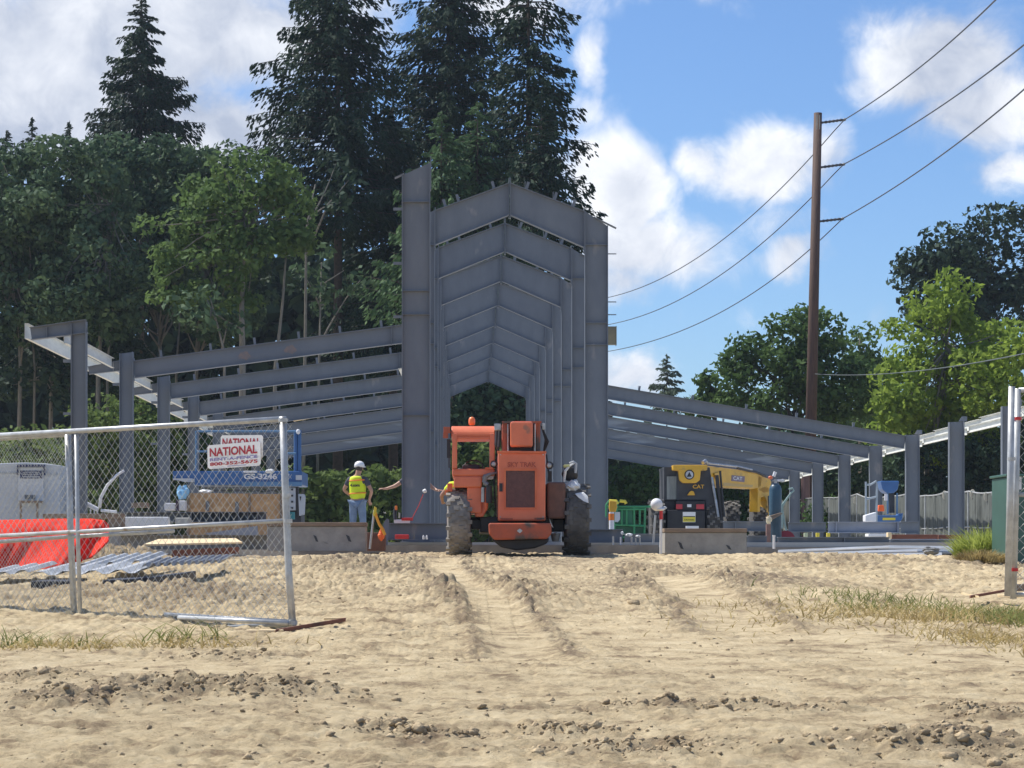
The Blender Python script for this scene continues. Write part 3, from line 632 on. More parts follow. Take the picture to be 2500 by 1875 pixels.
def conifer(label, px, topy, d, boty, halfw, seed, lm=None, droop=.35, dens=1.0, name='fir_tree', group=None, px_base=None, limbs=(), sparse=0.0, basez=None, power=.8, spray=.46, lean=0.0):
    """apex at (px, topy); crown radius halfw px at boty"""
    r = np.random.default_rng(seed); lm = lm or L_FIR; mp_ = mpp(d); base = W(px if px_base is None else px_base, 1345, d); base[2] = 1.2
    apex = W(px, topy, d); zb = W(px, boty, d)[2]; R = halfw * mp_; H = apex[2] - zb
    t = thing(name, label, 'tree', base, group)
    ax = lambda z: base + (apex - base) * ((z - base[2]) / (apex[2] - base[2]))
    LV = []; tb = MB(); tb.tube([base, ax(base[2] + (apex[2]-base[2])*.5), apex], [.32 * min(1, H/14), .20 * min(1, H/14), .02], 8)
    nb = int(H * 8.5 * dens)
    zz = apex[2] - H * (np.linspace(0.004, 1, nb) ** .92)
    br = []
    for z in zz:
        u = (apex[2] - z) / H; L = R * u ** power * (.55 + .62 * r.random()) + .12
        if r.random() < sparse: continue
        br.append((z, r.random() * 2 * math.pi, L, 0))
    for (lx, ly, side) in limbs:                   # single long limbs that break the outline
        z = W(px, ly, d)[2]; br.append((z, math.pi * (1 if side < 0 else 0) + r.normal() * .12, abs(lx - px) * mp_, 1)); br.append((z - .25, math.pi * (1 if side < 0 else 0) + r.normal() * .2, abs(lx - px) * mp_ * .8, 1))
    for (z, a, L, big) in br:
        o = ax(z); dv = np.array([math.cos(a), math.sin(a), 0]); lat = np.array([-dv[1], dv[0], 0])
        up = .12 * L if not big else .04 * L
        def pt(s): return o + dv * L * s + np.array([0, 0, 1.0]) * (up * s - droop * L * s * s + (.12 * L * s ** 4 if big or L > 2 else 0))
        n = int((14 + 26 * L) * (1.0 if not big else 1.25) * (.62 / spray)); s = r.random(n) ** .75 * .97 + .03
        c = np.stack([pt(q) for q in s]); wd = (.30 * L * (1 - s) ** .8 + .10) * (1 if not big else .55)
        off = r.normal(size=n) * .5
        c = c + lat * (off * wd)[:, None] + np.array([0, 0, -1.0]) * (np.abs(r.normal(size=n)) * (.10 + .10 * min(L, 4) * (1 - .4*s)))[:, None] * (1.2 if L > 1.5 else .5)
        out = dv * .55 + lat * (np.sign(off) * .5)[:, None] + np.stack([0*s, 0*s, -.28 - .75 * r.random(n) * (L > 1.2)], 1); out /= np.linalg.norm(out, axis=1)[:, None]
        sz = spray * (.4 + .7 * r.random(n)) * min(1, .35 + L * .35)
        wv = np.cross(out, r.normal(size=(n, 3))); wv /= np.linalg.norm(wv, axis=1)[:, None]
        A = out * (sz * .5)[:, None]; B = wv * (sz * .17)[:, None]
        LV.append(np.stack([c - A, c + B, c + A, c - B], 1))
        if L > .8: tb.tube([pt(q) for q in (0, .35, .7, 1)], [.05, .035, .022, .01], 4)
    # leader
    n = 30; s = r.random(n); c = apex - np.array([0, 0, 1.0]) * (s * 1.2)[:, None]; out = r.normal(size=(n, 3)) * .5 + (0, 0, .8); out /= np.linalg.norm(out, axis=1)[:, None]
    A = out * .18; B = np.cross(out, r.normal(size=(n, 3))) * .05; LV.append(np.stack([c - A, c + B, c + A, c - B], 1))
    m = MB(); m.quads(np.vstack(LV)); part('crown', m, lm, t); part('trunk', tb, BARKD, t, smooth=True); return t

GL = 'broadleaf trees massed on the left'
GF = 'tall conifers behind the building'
broadleaf('dark broadleaf tree at the far left edge of the woods', [(20,520,170,170),(60,720,150,130)], [[(40,1345),(50,900),(40,600)],[(78,1345),(85,900),(70,700)]], 124, L_DARK, BARK, 11, .19, 1.0, group=GL, clump=1.35, gaps=.08)
broadleaf('dark broadleaf tree under the two smallest conifer tips', [(170,470,150,140),(230,680,140,150)], [[(236,1345),(240,900),(258,640),(275,500)],[(262,1345),(262,880),(300,600)]], 121, L_DARK, BARK, 12, .19, 1.0, group=GL, clump=1.35, gaps=.08)
broadleaf('dark broadleaf tree under the lone pointed fir', [(370,440,170,130),(330,620,170,150)], [[(395,1345),(395,900),(370,600)],[(440,1345),(430,900),(450,640)]], 127, L_DARK, BARK, 13, .19, 1.0, group=GL, clump=1.35, gaps=.08)
broadleaf('dark broadleaf tree behind the yellow-green one', [(510,480,120,130),(520,690,150,150)], [[(470,1345),(480,900),(500,600)]], 129, L_DARK, BARK, 14, .19, 1.0, group=GL, clump=1.35, gaps=.08)
broadleaf('low dark broadleaf tree above the left wing column', [(90,860,160,130),(260,880,150,110)], [[(120,1345),(125,950),(110,800)]], 126, L_DEEP, BARK, 15, .20, .9, group=GL, gaps=.3)
broadleaf('broadleaf tree with a sunlit yellow-green crown before the dark woods', [(610,450,130,85),(520,520,110,90),(690,540,85,110),(590,620,120,80),(400,590,80,55),(400,690,75,60),(540,720,90,50)], [[(592,1345),(592,880),(590,760),(595,620),(600,500)],[(560,700),(545,640),(480,600)],[(668,1345),(672,900),(690,740),(700,600)]], 104, L_ALDER, BARK, 16, .18, 1.1, group=GL, ntrunk=.19, gaps=.32, clump=1.2)
broadleaf('slim tree with a bare grey stem right of the yellow-green tree', [(790,440,70,60),(830,520,60,50),(700,680,50,30)], [[(738,1345),(745,860),(748,560),(770,450)],[(750,620),(800,500),(860,430)]], 108, L_DEEP, BARK, 17, .2, .5, group=GL, ntrunk=.10, gaps=.45)
broadleaf('thin grey-stemmed sapling with a few ragged boughs', [(830,700,60,70),(780,640,60,50)], [[(772,1345),(780,850),(785,640)],[(780,700),(840,660)]], 110, L_DARK, BARK, 18, .2, .5, group=GL, ntrunk=.085, gaps=.45)
broadleaf('spindly tree with a forked grey stem below the yellow-green crown', [(480,760,60,60),(560,800,50,45)], [[(548,1345),(548,860),(530,790),(505,730)],[(540,860),(560,770)]], 102, L_DARK, BARK, 19, .2, .6, group=GL, ntrunk=.08, gaps=.4)
conifer('lone pointed dark fir rising over the left woods', 345, -12, 138, 420, 165, 21, group=GF, dens=1.9, power=.75, droop=.22, limbs=((480,225,1),(460,190,1),(232,262,-1),(500,290,1)))
conifer('tiny fir tip at the left edge of the picture', 16, 318, 155, 420, 45, 22, group=GF, dens=1.6, droop=.2, spray=.5)
conifer('thin spiky fir tip, second from the left edge', 78, 290, 155, 420, 45, 23, group=GF, dens=1.5, droop=.2, spray=.5)
conifer('small blunt fir tip left of the lone pointed fir', 170, 298, 152, 420, 50, 24, group=GF, dens=1.5, droop=.2, spray=.5)
conifer('big ragged fir with long drooping limbs towards the left', 825, -330, 121, 560, 235, 25, group=GF, dens=1.7, power=.74, droop=.30, limbs=((610,125,-1),(612,190,-1),(595,245,-1),(575,335,-1),(680,60,-1),(930,40,1),(925,95,1),(600,290,-1)), sparse=.06)
conifer('big dark fir rising straight behind the gable', 1095, -420, 128, 560, 215, 26, group=GF, dens=1.8, power=.74, droop=.30, sparse=.08, limbs=((935,120,-1),(930,200,-1),(950,60,-1)))
conifer('ragged see-through fir with a long bough at its top right', 1290, -220, 117, 520, 175, 27, group=GF, dens=1.35, power=.74, droop=.34, sparse=.15, limbs=((1415,18,1),(1408,150,1),(1395,215,1),(1200,60,-1)))
conifer('broad low fir whose skirt shows over the right gable end', 1322, 225, 111, 620, 150, 28, group=GF, dens=1.9, droop=.12, power=.85)
conifer('young paler fir just left of the gable peak', 1078, 272, 113, 800, 200, 29, L_FIRL, group=GF, dens=1.5, droop=.12, power=.75, spray=.5)
conifer('young paler fir just right of the gable peak', 1166, 248, 115, 640, 150, 30, L_FIRL, group=GF, dens=1.4, droop=.2, power=.7, spray=.5)
conifer('dark fir filling the gap below the two big firs', 960, 240, 124, 900, 220, 31, group=GF, dens=1.6, droop=.3, power=.6)
conifer('small distant fir alone in the sky over the right wing', 1628, 866, 185, 1000, 62, 32, L_GREYG, group='distant trees beyond the right wing', dens=1.3, droop=.12, spray=.6)
GR = 'broadleaf trees beyond the right wing'
broadleaf('tall dark tree against the sky at the right edge', [(2430,620,160,120),(2310,700,110,110),(2480,780,150,110),(2250,660,55,60),(2260,760,60,60)], [[(2400,1345),(2405,1000),(2410,760)],[(2410,900),(2330,740)]], 150, L_DEEP, BARKD, 33, .22, .9, group=GR, clump=1.6, gaps=.2)
broadleaf('bright yellow-green tree leaning into the right edge', [(2290,740,70,80),(2210,850,85,80),(2350,850,110,90),(2200,960,90,70),(2310,980,120,90),(2440,920,110,130),(2230,1060,110,60),(2380,1100,130,70),(2150,1010,60,40)], [[(2257,1345),(2262,1150),(2300,980),(2310,820)],[(2300,1000),(2400,900)],[(2280,1050),(2200,930)]], 112, L_LIGHT, BARK, 34, .17, 1.1, group=GR, gaps=.12)
broadleaf('rounded dark green tree behind the utility pole', [(1950,830,110,90),(1880,900,95,85),(2020,910,120,95),(1830,955,75,60),(1950,990,170,60),(2090,960,80,70)], [[(1925,1345),(1930,1100),(1950,880)]], 126, L_MID, BARKD, 35, .18, 1.0, group=GR)
broadleaf('thin bluish tree between the pole tree and the bright tree', [(2095,850,40,70),(2110,930,60,80),(2060,860,30,50),(2130,1000,60,60),(2150,930,55,80),(2170,1010,60,60)], [[(2100,1345),(2100,1000),(2098,820)]], 140, L_MID, BARK, 36, .2, .8, group=GR, gaps=.2)
broadleaf('small sprig-topped tree left of the pole tree', [(1745,985,65,45),(1728,935,16,30),(1800,965,60,45),(1690,1000,50,30)], [[(1750,1345),(1750,1050),(1730,940)]], 132, L_MID, BARKD, 37, .2, 1.0, group=GR)
# bushes
def bush(label, blobs, d, lm, seed, size=.16, dens=1.2, group=None, cat='bush', name='bush'):
    r = np.random.default_rng(seed); base = W(blobs[0][0], 1345, d); base[2] = 1.2; m = MB(); LV = []
    t = thing(name, label, cat, base, group); tb = MB()
    for (px, py, hw, hh) in blobs:
        c = W(px, py, d + r.normal() * .5); R = np.array([hw, (hw+hh)*.4, hh]) * mpp(d)
        for _ in range(int(12 * max(1, R[0]*R[2]) )):
            u = r.normal(size=3); u /= np.linalg.norm(u); cc = c + u * R * (.4 + .55 * r.random() ** .5); cr = .35 + .5 * r.random()
            LV.append(leaves(cc, np.array([cr, cr, cr*.75]), int(34 * dens), size, r))
        tb.tube(limb_path(base, c, .1, r), [.06,.05,.04,.035,.03,.02], 5)
    m.quads(np.vstack(LV)); part('foliage', m, lm, t); part('stem', tb, BARKD, t); return t
GB = 'bushes behind the left wing'
bush('light green bush rising between the first two left wing columns', [(245,1060,80,105),(190,1130,95,100),(290,1130,90,90),(240,1240,120,90)], 112, L_BUSH, 41, group=GB)
bush('light green bush between the second and third left wing columns', [(350,1045,75,95),(375,1130,90,90),(370,1240,110,90)], 114, L_BUSH, 42, group=GB)
bush('green bush behind the third left wing column', [(450,1110,90,95),(530,1150,90,80),(500,1240,130,90)], 116, L_MID, 43, group=GB)
bush('pale green bush over the grey container at the left edge', [(30,1110,90,70),(110,1130,80,80)], 100, L_BUSH, 44, group=GB)
bush('green bush seen under the left wing behind the worker', [(760,1215,120,75),(890,1205,120,75),(640,1215,100,70),(830,1285,150,60)], 109, L_BUSH, 45, group=GB, size=.2)
bush('green bush seen through the orange machine cab and the middle bay', [(1150,1150,100,75),(1030,1190,90,80),(1250,1180,90,80),(1150,1260,160,70)], 109, L_BUSH, 46, group=GB, size=.2)
bush('dark undergrowth seen through the top of the middle bay', [(1190,1020,120,100),(1130,1080,90,90),(1260,1080,90,90)], 112, L_DARK, 53, group=GB, size=.2)
GBR = 'bushes seen under the right wing'
bush('dark green bush just right of the tower under the right wing', [(1500,1210,80,70),(1590,1200,80,70),(1550,1290,120,60)], 110, L_MID, 47, group=GBR)
bush('green bush behind the yellow machine boom', [(1830,1200,90,70),(1720,1200,90,80),(1780,1290,140,60)], 110, L_MID, 48, group=GBR)
bush('rank grass-green bush before the screened fence', [(2015,1250,28,38),(2000,1275,34,34)], 103, L_MID, 49, group=GBR, size=.10)
bush('dark green bush behind the screened fence near the green cabinet', [(2300,1150,120,100),(2430,1140,120,110)], 110, L_DEEP, 50, group=GBR)
bush('dark bush behind the screened fence near the pole foot', [(2070,1150,120,100),(1930,1150,120,100)], 118, L_DARK, 51, group=GBR)
def woods():
    r = np.random.default_rng(60); LV = []
    def band(pa, pb, tops, d, n, size):
        px = pa + (pb - pa) * r.random(n); tp = np.interp(px, [q[0] for q in tops], [q[1] for q in tops]) + r.normal(size=n) * 14 + 22*np.sin(px*.043) + 10*np.sin(px*.13)
        py = tp + (1340 - tp) * r.random(n) ** .8; dd = d + r.random(n) * 12
        c = np.stack([(px - PX) * dd / F, dd, CZ + (PY - py) * dd / F], 1)
        nrm = r.normal(size=(n, 3)); nrm /= np.linalg.norm(nrm, axis=1)[:, None]; a = np.cross(nrm, r.normal(size=(n, 3))); a /= np.linalg.norm(a, axis=1)[:, None]; b = np.cross(nrm, a)
        s = size * (.5 + r.random(n))[:, None]; LV.append(np.stack([c - a*s, c - b*s*.8, c + a*s, c + b*s*.8], 1))
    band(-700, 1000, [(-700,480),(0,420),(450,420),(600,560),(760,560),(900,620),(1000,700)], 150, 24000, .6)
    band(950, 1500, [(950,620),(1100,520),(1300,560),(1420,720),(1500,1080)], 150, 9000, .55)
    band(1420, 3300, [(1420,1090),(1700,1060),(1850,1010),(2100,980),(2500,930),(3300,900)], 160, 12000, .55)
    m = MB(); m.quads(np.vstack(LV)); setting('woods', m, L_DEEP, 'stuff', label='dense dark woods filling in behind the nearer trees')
woods()

# tuft of weeds by the cabinet
def tuft(label, px, py, d, w, h, n, seed, mt):
    r = np.random.default_rng(seed); c = W(px, py, d); c[2] = gz(c[0], c[1]); m = MB()
    u = r.random(n); a = r.random(n) * 6.28; rad = w * np.sqrt(r.random(n)); b = c + np.stack([np.cos(a) * rad, np.sin(a) * rad * .7, 0*a], 1); H = h * (.35 + .75 * r.random(n)) * (1 - .55 * (rad / w) ** 2)
    ln = np.stack([np.cos(a) * rad / w * .6 + r.normal(size=n) * .3, np.sin(a) * .3 + r.normal(size=n) * .3], 1); wv = np.stack([np.cos(a*3), np.sin(a*3), 0*a], 1) * .008
    mid = b + np.stack([ln[:,0]*H*.4, ln[:,1]*H*.4, H*.6], 1); tip = b + np.stack([ln[:,0]*H*1.1, ln[:,1]*H*1.1, H], 1)
    m.quads(np.stack([b - wv, b + wv, mid + wv, mid - wv], 1)); m.quads(np.stack([mid - wv, mid + wv, tip + wv*.2, tip - wv*.2], 1))
    return single('weed_tuft', label, 'weeds', m, mt, c)
tuft('tall bright green weed tuft at the foot of the green cabinet', 2405, 1360, 35.5, .46, .55, 2000, 91, leafmat('fresh_weed', (.30,.36,.08), (.45,.50,.13), (.55,.56,.20), scale=3, trans=.5))
tuft('straw-coloured weed tuft in front of the green one', 2395, 1385, 34.0, .42, .22, 1100, 92, DRYG)
# ---------------------------------------------------------------- wheels
def wheel(parent, c, R, w, tm, rm, lugs=16, hub=True, name='wheel', lug=.03):
    """wheel with its axle along X, centre c"""
    c = np.array(c, float); m = MB(); h = w / 2
    m.lathe(c - (h, 0, 0), (1,0,0), [(0,R*.55),(0.01,R*.80),(w*.06,R*.93),(w*.2,R*.955),(w*.8,R*.955),(w*.94,R*.93),(w-.01,R*.80),(w,R*.55)], 36)
    nbase = len(m.f)
    for i in range(lugs):
        for s in (-1, 1):
            a = 2*math.pi*(i + (.5 if s > 0 else 0))/lugs
            for j, (u, da) in enumerate(((.06, 0), (.22, .10), (.40, .22))):
                aa = a + da; n = np.array([0, math.cos(aa), math.sin(aa)]); t = np.array([0, -n[2], n[1]]); R_ = np.stack([np.array([1,0,0]), t, n], 1)
                m.obox(c + np.array([s*u*w*1.05 + s*.03*w, 0, 0]) + n*R*.955, (w*.19, R*.11, R*lug*2), R_)
    wh = part(name, m, tm, parent)
    if lug > .04:
        wh.data.materials.append(TREAD); mi = np.zeros(len(wh.data.polygons), np.int32); mi[nbase:] = 1; wh.data.polygons.foreach_set('material_index', mi)
    m = MB(); m.lathe(c - (h*.82, 0, 0), (1,0,0), [(0,R*.50),(.03,R*.56),(w*.41,R*.50),(w*.82-.03,R*.56),(w*.82,R*.50)], 28)
    if hub: m.lathe(c - (h*1.02, 0, 0), (1,0,0), [(0,R*.12),(.02,R*.2),(w*1.0,R*.2),(w*1.02,R*.12)], 16)
    part('rim', m, rm, wh); return wh

# ---------------------------------------------------------------- orange machine (rear view)
D = 38.7
T = thing('orange_forklift', 'orange telescopic forklift seen from behind in the middle of the site', 'forklift', (W(1263, 1350, 39.6)[0], 39.6, 1.22))
k = mpp(39.5)
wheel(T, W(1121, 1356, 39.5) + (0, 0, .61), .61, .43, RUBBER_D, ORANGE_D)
wheel(T, W(1407, 1358, 39.5) + (0, 0, .66), .66, .44, mat('shaded_dusty_rubber', (.15,.14,.125), (.075,.07,.066), rough=.95, scale=4, bump=.4, bscale=18), ORANGE_D, lug=.022)  # right tyre: shade is put into its darker dusty rubber colour
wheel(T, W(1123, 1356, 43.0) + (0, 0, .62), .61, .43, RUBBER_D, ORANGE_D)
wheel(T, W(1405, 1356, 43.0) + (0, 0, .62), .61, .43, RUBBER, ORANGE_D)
m = MB(); a = W(1150, 1300, 39.3); b = W(1380, 1250, 39.3); m.cyl((a[0], 39.5, 1.80), (b[0], 39.5, 1.80), .11, n=14); m.pbox(1172, 1350, 1262, 1300, 39.2, 43.4); m.pbox(1150, 1176, 1268, 1292, 39.3, 39.75); m.pbox(1350, 1378, 1268, 1298, 39.3, 39.75); part('chassis', m, BLACK, T, bevel=.02)
m = MB(); m.pprism([(1193,1277),(1346,1277),(1347,1302),(1336,1316),(1207,1318),(1194,1303)], 38.35, .7); part('counterweight', m, ORANGE_D, T, bevel=.03)
m = MB(); m.pprism([(1200,1317),(1342,1314),(1336,1327),(1305,1339),(1262,1344),(1225,1336)], 38.6, .6); part('belly_plate', m, BLACK, T, bevel=.03)
m = MB(); m.pprism([(1168,1190),(1192,1190),(1192,1240),(1180,1262),(1160,1262),(1160,1215)], 39.1, .8)
m.pbox(1104, 1208, 1144.5, 1162, 39.0, 40.9); m.pbox(1108, 1177, 1162.2, 1190, 39.0, 40.9); m.pbox(1140, 1177, 1188, 1253, 39.05, 40.6); part('cab_body', m, ORANGE, T, bevel=.025)
cab = MB()                                           # open cab frame
cab.pbox(1104, 1116, 1058, 1144, 39.0, 39.12); cab.pbox(1195, 1208, 1058, 1144, 39.0, 39.12); cab.pbox(1116.2, 1194.8, 1066, 1072, 39.0, 39.1)
cab.pbox(1104, 1112, 1058, 1144, 40.75, 40.85); cab.pbox(1199, 1208, 1058, 1144, 40.75, 40.85); cab.pbox(1104, 1110, 1140, 1146, 39.13, 40.74)
cf = part('cab_frame', cab, ORANGE, T, bevel=.015)
m = MB(); x0, x1 = W(1102, 0, 39)[0], W(1208, 0, 39)[0]
pr = []
for i in range(9):
    a = i / 8 * math.pi / 2; pr.append((39.0 + .34 * (1 - math.cos(a)), CZ + (PY - 1066) * mpp(39) + (.205) * math.sin(a)))
pr += [(40.9, pr[-1][1]), (40.9, pr[0][1])]
m.prism([(x0, y, z) for y, z in pr], (x1 - x0, 0, 0)); part('cab_roof', m, ORANGE_P, T, bevel=.012)
m = MB(); q = W(1152, 1038, 39.6); m.lathe(q, (0,0,1), [(0,.045),(.02,.06),(.05,.062),(.10,.06),(.135,.045),(.15,.01)], 14); part('beacon', m, mat('amber_lens', (.85,.22,.05), (.8,.2,.05), rough=.3), T, smooth=True)
m = MB(); q = W(1156, 1146, 39.9); th = np.linspace(0, 2*math.pi, 25); m.tube([q + (math.cos(t)*.17, .10*math.sin(t)+.05, math.sin(t)*.13 + .04) for t in th], .013, 6, caps=False); m.cyl(q + (0,.05,.04), q + (0,.4,-.25), .03); m.cyl(q + (-.16,.05,.04), q + (.16,.05,.04), .012); part('steering_wheel', m, BLACK, T)
m = MB(); m.pbox(1128, 1172, 1134, 1150, 39.35, 39.7); part('seat', m, BLACK, T, bevel=.03)
m = MB(); m.obox(W(1091, 1050, 39.05), (.12, .10, .11)); m.obox(W(1088, 1063, 39.05), (.09, .08, .10)); m.cyl(W(1097, 1055, 39.07), W(1106, 1055, 39.07), .012); part('work_lamp', m, ORANGE_D, T, bevel=.02)
m = MB(); m.pbox(1091, 1100, 1072, 1118, 39.1, 39.14); m.cyl(W(1096, 1118, 39.12), W(1096, 1142, 39.12), .012); part('wing_mirror', m, BLACK, T)
hood = MB(); hood.pbox(1216, 1332, 1104, 1272, 38.7, 40.5)
hood = part('engine_hood', hood, ORANGE, T, bevel=.03)
m = MB(); m.pbox(1214, 1334, 1101, 1107, 38.66, 38.70); part('hood_rim', m, ORANGE_P, hood, bevel=.008)
m = MB(); m.pbox(1230, 1311, 1143, 1149, 38.672, 38.698); m.pbox(1230, 1235, 1149.3, 1238.7, 38.672, 38.698); m.pbox(1306, 1311, 1149.3, 1238.7, 38.672, 38.698); m.pbox(1230, 1311, 1239, 1244, 38.672, 38.698); part('grille_frame', m, ORANGE_P, hood)
m = MB(); m.pbox(1235.2, 1305.8, 1149.2, 1238.8, 38.685, 38.697); part('grille', m, GRILLE, hood)
m = MB(); text_into(m, 'SKY TRAK', W(1274, 1134, 38.69), .50, .085, depth=.004, bold=.02); part('lettering', m, mat('faded_dark_red_ink', (.34,.06,.04), (.5,.11,.05), rough=.6, scale=14), hood)
m = MB(); m.pbox(1219, 1227, 1180, 1200, 38.68, 38.698); part('hood_latch', m, BLACK, hood)
m = MB(); m.pbox(1222, 1252, 1265, 1269, 38.68, 38.698); m.pbox(1305, 1330, 1264, 1269, 38.68, 38.698); part('bottom_trim', m, ORANGE_D, hood)
m = MB(); m.pbox(1246, 1301, 1029, 1091, 38.75, 45.5); boom = part('boom', m, ORANGE, T, bevel=.035)
m = MB(); m.pbox(1239, 1308, 1034, 1101, 39.15, 39.3); m.pbox(1242, 1306, 1090, 1100, 38.95, 39.15); part('boom_back_plate', m, BLACK, boom)
m = MB(); m.pbox(1227, 1238, 1031, 1104, 38.95, 39.9); part('boom_side_plate', m, ORANGE_D, T, bevel=.015)
m = MB(); m.pbox(1308.5, 1319, 1031, 1104, 38.95, 39.9); part('boom_side_plate', m, ORANGE_D, T, bevel=.015)
m = MB(); m.pbox(1226, 1322, 1028, 1033, 38.86, 38.94); part('pivot_bar', m, ORANGE_D, T)
for xx in (1240.5, 1305.5):
    m = MB(); m.cyl(W(xx, 1036, 38.9), W(xx, 1101, 38.9), .017); part('hydraulic_ram', m, CHROME, T)
for i in range(4):
    m = MB(); q = W(1213 + 3.2*i, 1034 + 3*i, 39.0); e = W(1221 - 2*i, 1106, 39.1); mid = (q+e)/2 + (-.06 + .02*i, -.05, -.12)
    m.tube([q, (q*.6+mid*.4) + (0,0,.05), mid, e], .016, 6); part('hydraulic_hose', m, BLACK if i % 2 else GREYM, T)
for i in range(3):
    m = MB(); q = W(1322 + 2*i, 1040 + 5*i, 39.0); e = W(1327, 1106, 39.1); m.tube([q, (q+e)/2 + (.05+.02*i, -.03, 0), e], .016, 6); part('hydraulic_hose', m, BLACK, T)
m = MB(); m.obox(W(1215, 1043, 39.0), (.12, .12, .12)); m.obox(W(1327, 1041, 39.0), (.05, .05, .12)); part('valve_block', m, CHROME, T, bevel=.01)
m = MB(); m.pbox(1336, 1381, 1177, 1266, 38.95, 40.6); part('fuel_tank', m, RUSTB, T, bevel=.04)
m = MB(); m.lathe(W(1206, 1133, 38.95), (0,1,0), [(0,.05),(.02,.065),(.07,.065),(.09,.05)], 14); q = part('rear_lamp', m, BLACK, T)
m = MB(); m.lathe(W(1206, 1133, 38.93), (0,1,0), [(0,.03),(.018,.046)], 12); part('lens', m, CHROME, q)
m = MB(); m.lathe(W(1342, 1136, 38.95), (0,1,0), [(0,.055),(.02,.07),(.08,.07),(.1,.05)], 14); m.pbox(1338, 1347, 1150, 1176, 39.05, 39.1); q = part('rear_lamp', m, BLACK, T)
m = MB(); m.lathe(W(1340, 1136, 38.93), (0,1,0), [(0,.03),(.018,.05)], 12); part('lens', m, CHROME, q)
m = MB(); m.cyl(W(1179, 1190, 38.9), W(1179, 1226, 38.9), .032, n=12); part('filter_canister', m, CHROME, T)
m = MB(); m.cyl(W(1194, 1186, 38.85), W(1194, 1228, 38.85), .055, n=14); part('air_cleaner', m, BLACK, T)
m = MB(); m.tube([W(1182, 1178, 38.9), W(1185, 1163, 38.9), W(1196, 1158, 38.9), W(1213, 1154, 38.95)], [.04,.05,.03,.02], 8); m.tube([W(1182, 1178, 38.9), W(1192, 1184, 38.88)], .045, 8); part('exhaust_elbow', m, GREYM, T)
m = MB(); m.cyl(W(1187, 1228, 38.95), W(1187, 1246, 38.95), .04, .02, n=10); part('drain_plug', m, ORANGE_P, T)
m = MB(); m.pbox(1092, 1104, 1180, 1200, 39.2, 39.4); m.pbox(1086, 1092, 1196, 1206, 39.2, 40.2); part('mudguard', m, ORANGE_P, T, bevel=.01)
m = MB(); m.prism([W(1341,1265,38.9), W(1352,1290,38.9), W(1345,1283,38.9)], (0,.02,0)); part('bent_bracket', m, CHROME, T)
m = MB(); m.cyl(W(1356, 1302, 39.0), W(1356, 1322, 39.0), .09, .06, n=12); m.ball(W(1357, 1303, 38.9), .03); part('axle_hub', m, GREYM, T)
m = MB(); m.prism([W(1262,1296,38.34), W(1269,1290,38.34), W(1276,1296,38.34), W(1269,1302,38.34)], (0,.006,0)); part('worn_decal', m, CHROME, T)
for (a, b) in ((1222, 1110), (1326, 1110), (1222, 1262), (1326, 1262)):
    m = MB(); m.cyl(W(a, b, 38.685), W(a, b, 38.699), .012, n=8); part('hood_bolt', m, CHROME, hood)
m = MB(); m.tube([W(1196,1072,39.2), W(1212,1100,39.1), W(1211,1150,39.05), W(1206,1180,39.1), W(1210,1240,39.1)], .014, 6); part('hydraulic_hose', m, BLACK, T)
m = MB(); m.tube([W(1334,1110,39.2), W(1340,1160,39.1), W(1338,1176,39.1)], .016, 6); part('hydraulic_hose', m, BLACK, T)
m = MB(); m.pbox(1112, 1120, 1146, 1150, 38.97, 38.995); m.pbox(1185, 1204, 1141, 1146, 38.97, 38.995); part('pale_trim', m, ORANGE_P, T)
# things resting on the right wheel
def crumple(c, r, seed, n=18, mm=12, amp=.22, flat=(1,1,1)):
    m = MB(); m.ball((0,0,0), 1, n, mm); V = m.v[0]; rr = np.random.default_rng(seed); o = rr.random(3) * 50
    q = vn(V[:,0]*2.2 + o[0], V[:,1]*2.2 + V[:,2]*2.9 + o[1], seed % 8) - .5; q2 = vn(V[:,2]*5 + o[2], V[:,0]*5 + V[:,1]*3, (seed+1) % 8) - .5
    m.v[0] = V * (1 + amp * 2 * q + amp * q2)[:, None] * np.array(r) * np.array(flat) + np.array(c); return m
single('plastic_sack', 'crumpled white sack lying over the right wheel of the orange forklift', 'sack', crumple(W(1398, 1191, 39.3), (.155, .2, .13), 5, 24, 16, .2), WHITE_S, W(1398, 1191, 39.3))
m = MB(); m.prism([W(1404,1207,39.0), W(1425,1203,39.0), W(1436,1214,38.95), W(1437,1229,38.92), W(1425,1224,38.93), W(1412,1215,38.97)], (0,.05,.02)); single('cloth_rag', 'pale folded cloth hanging off the top of the right tyre', 'cloth', m, WHITE_S, W(1420,1210,39), bevel=.01)
t = thing('backpack', 'black backpack with pale straps standing on the white sack', 'backpack', W(1392, 1176, 39.3))
part('bag_body', crumple(W(1392, 1155, 39.35), (.14, .11, .155), 8, 18, 14, .14), BLACK, t, smooth=True)
m = MB(); m.tube([W(1377,1176,39.2), W(1380,1150,39.17), W(1390,1138,39.2), W(1402,1130,39.25)], [.022,.03,.02,.02], 6); part('strap', m, WHITE_S, t)
m = MB(); m.tube([W(1390,1131,39.25), W(1400,1127,39.25), W(1407,1132,39.25), W(1405,1155,39.25)], .024, 6); part('strap', m, GTRAIL, t)
m = MB(); m.obox(W(1383, 1138, 39.2), (.12, .05, .05)); part('pocket_flap', m, mat('pale_yellow_cloth', (.6,.6,.25), (.5,.5,.2)), t, bevel=.015)

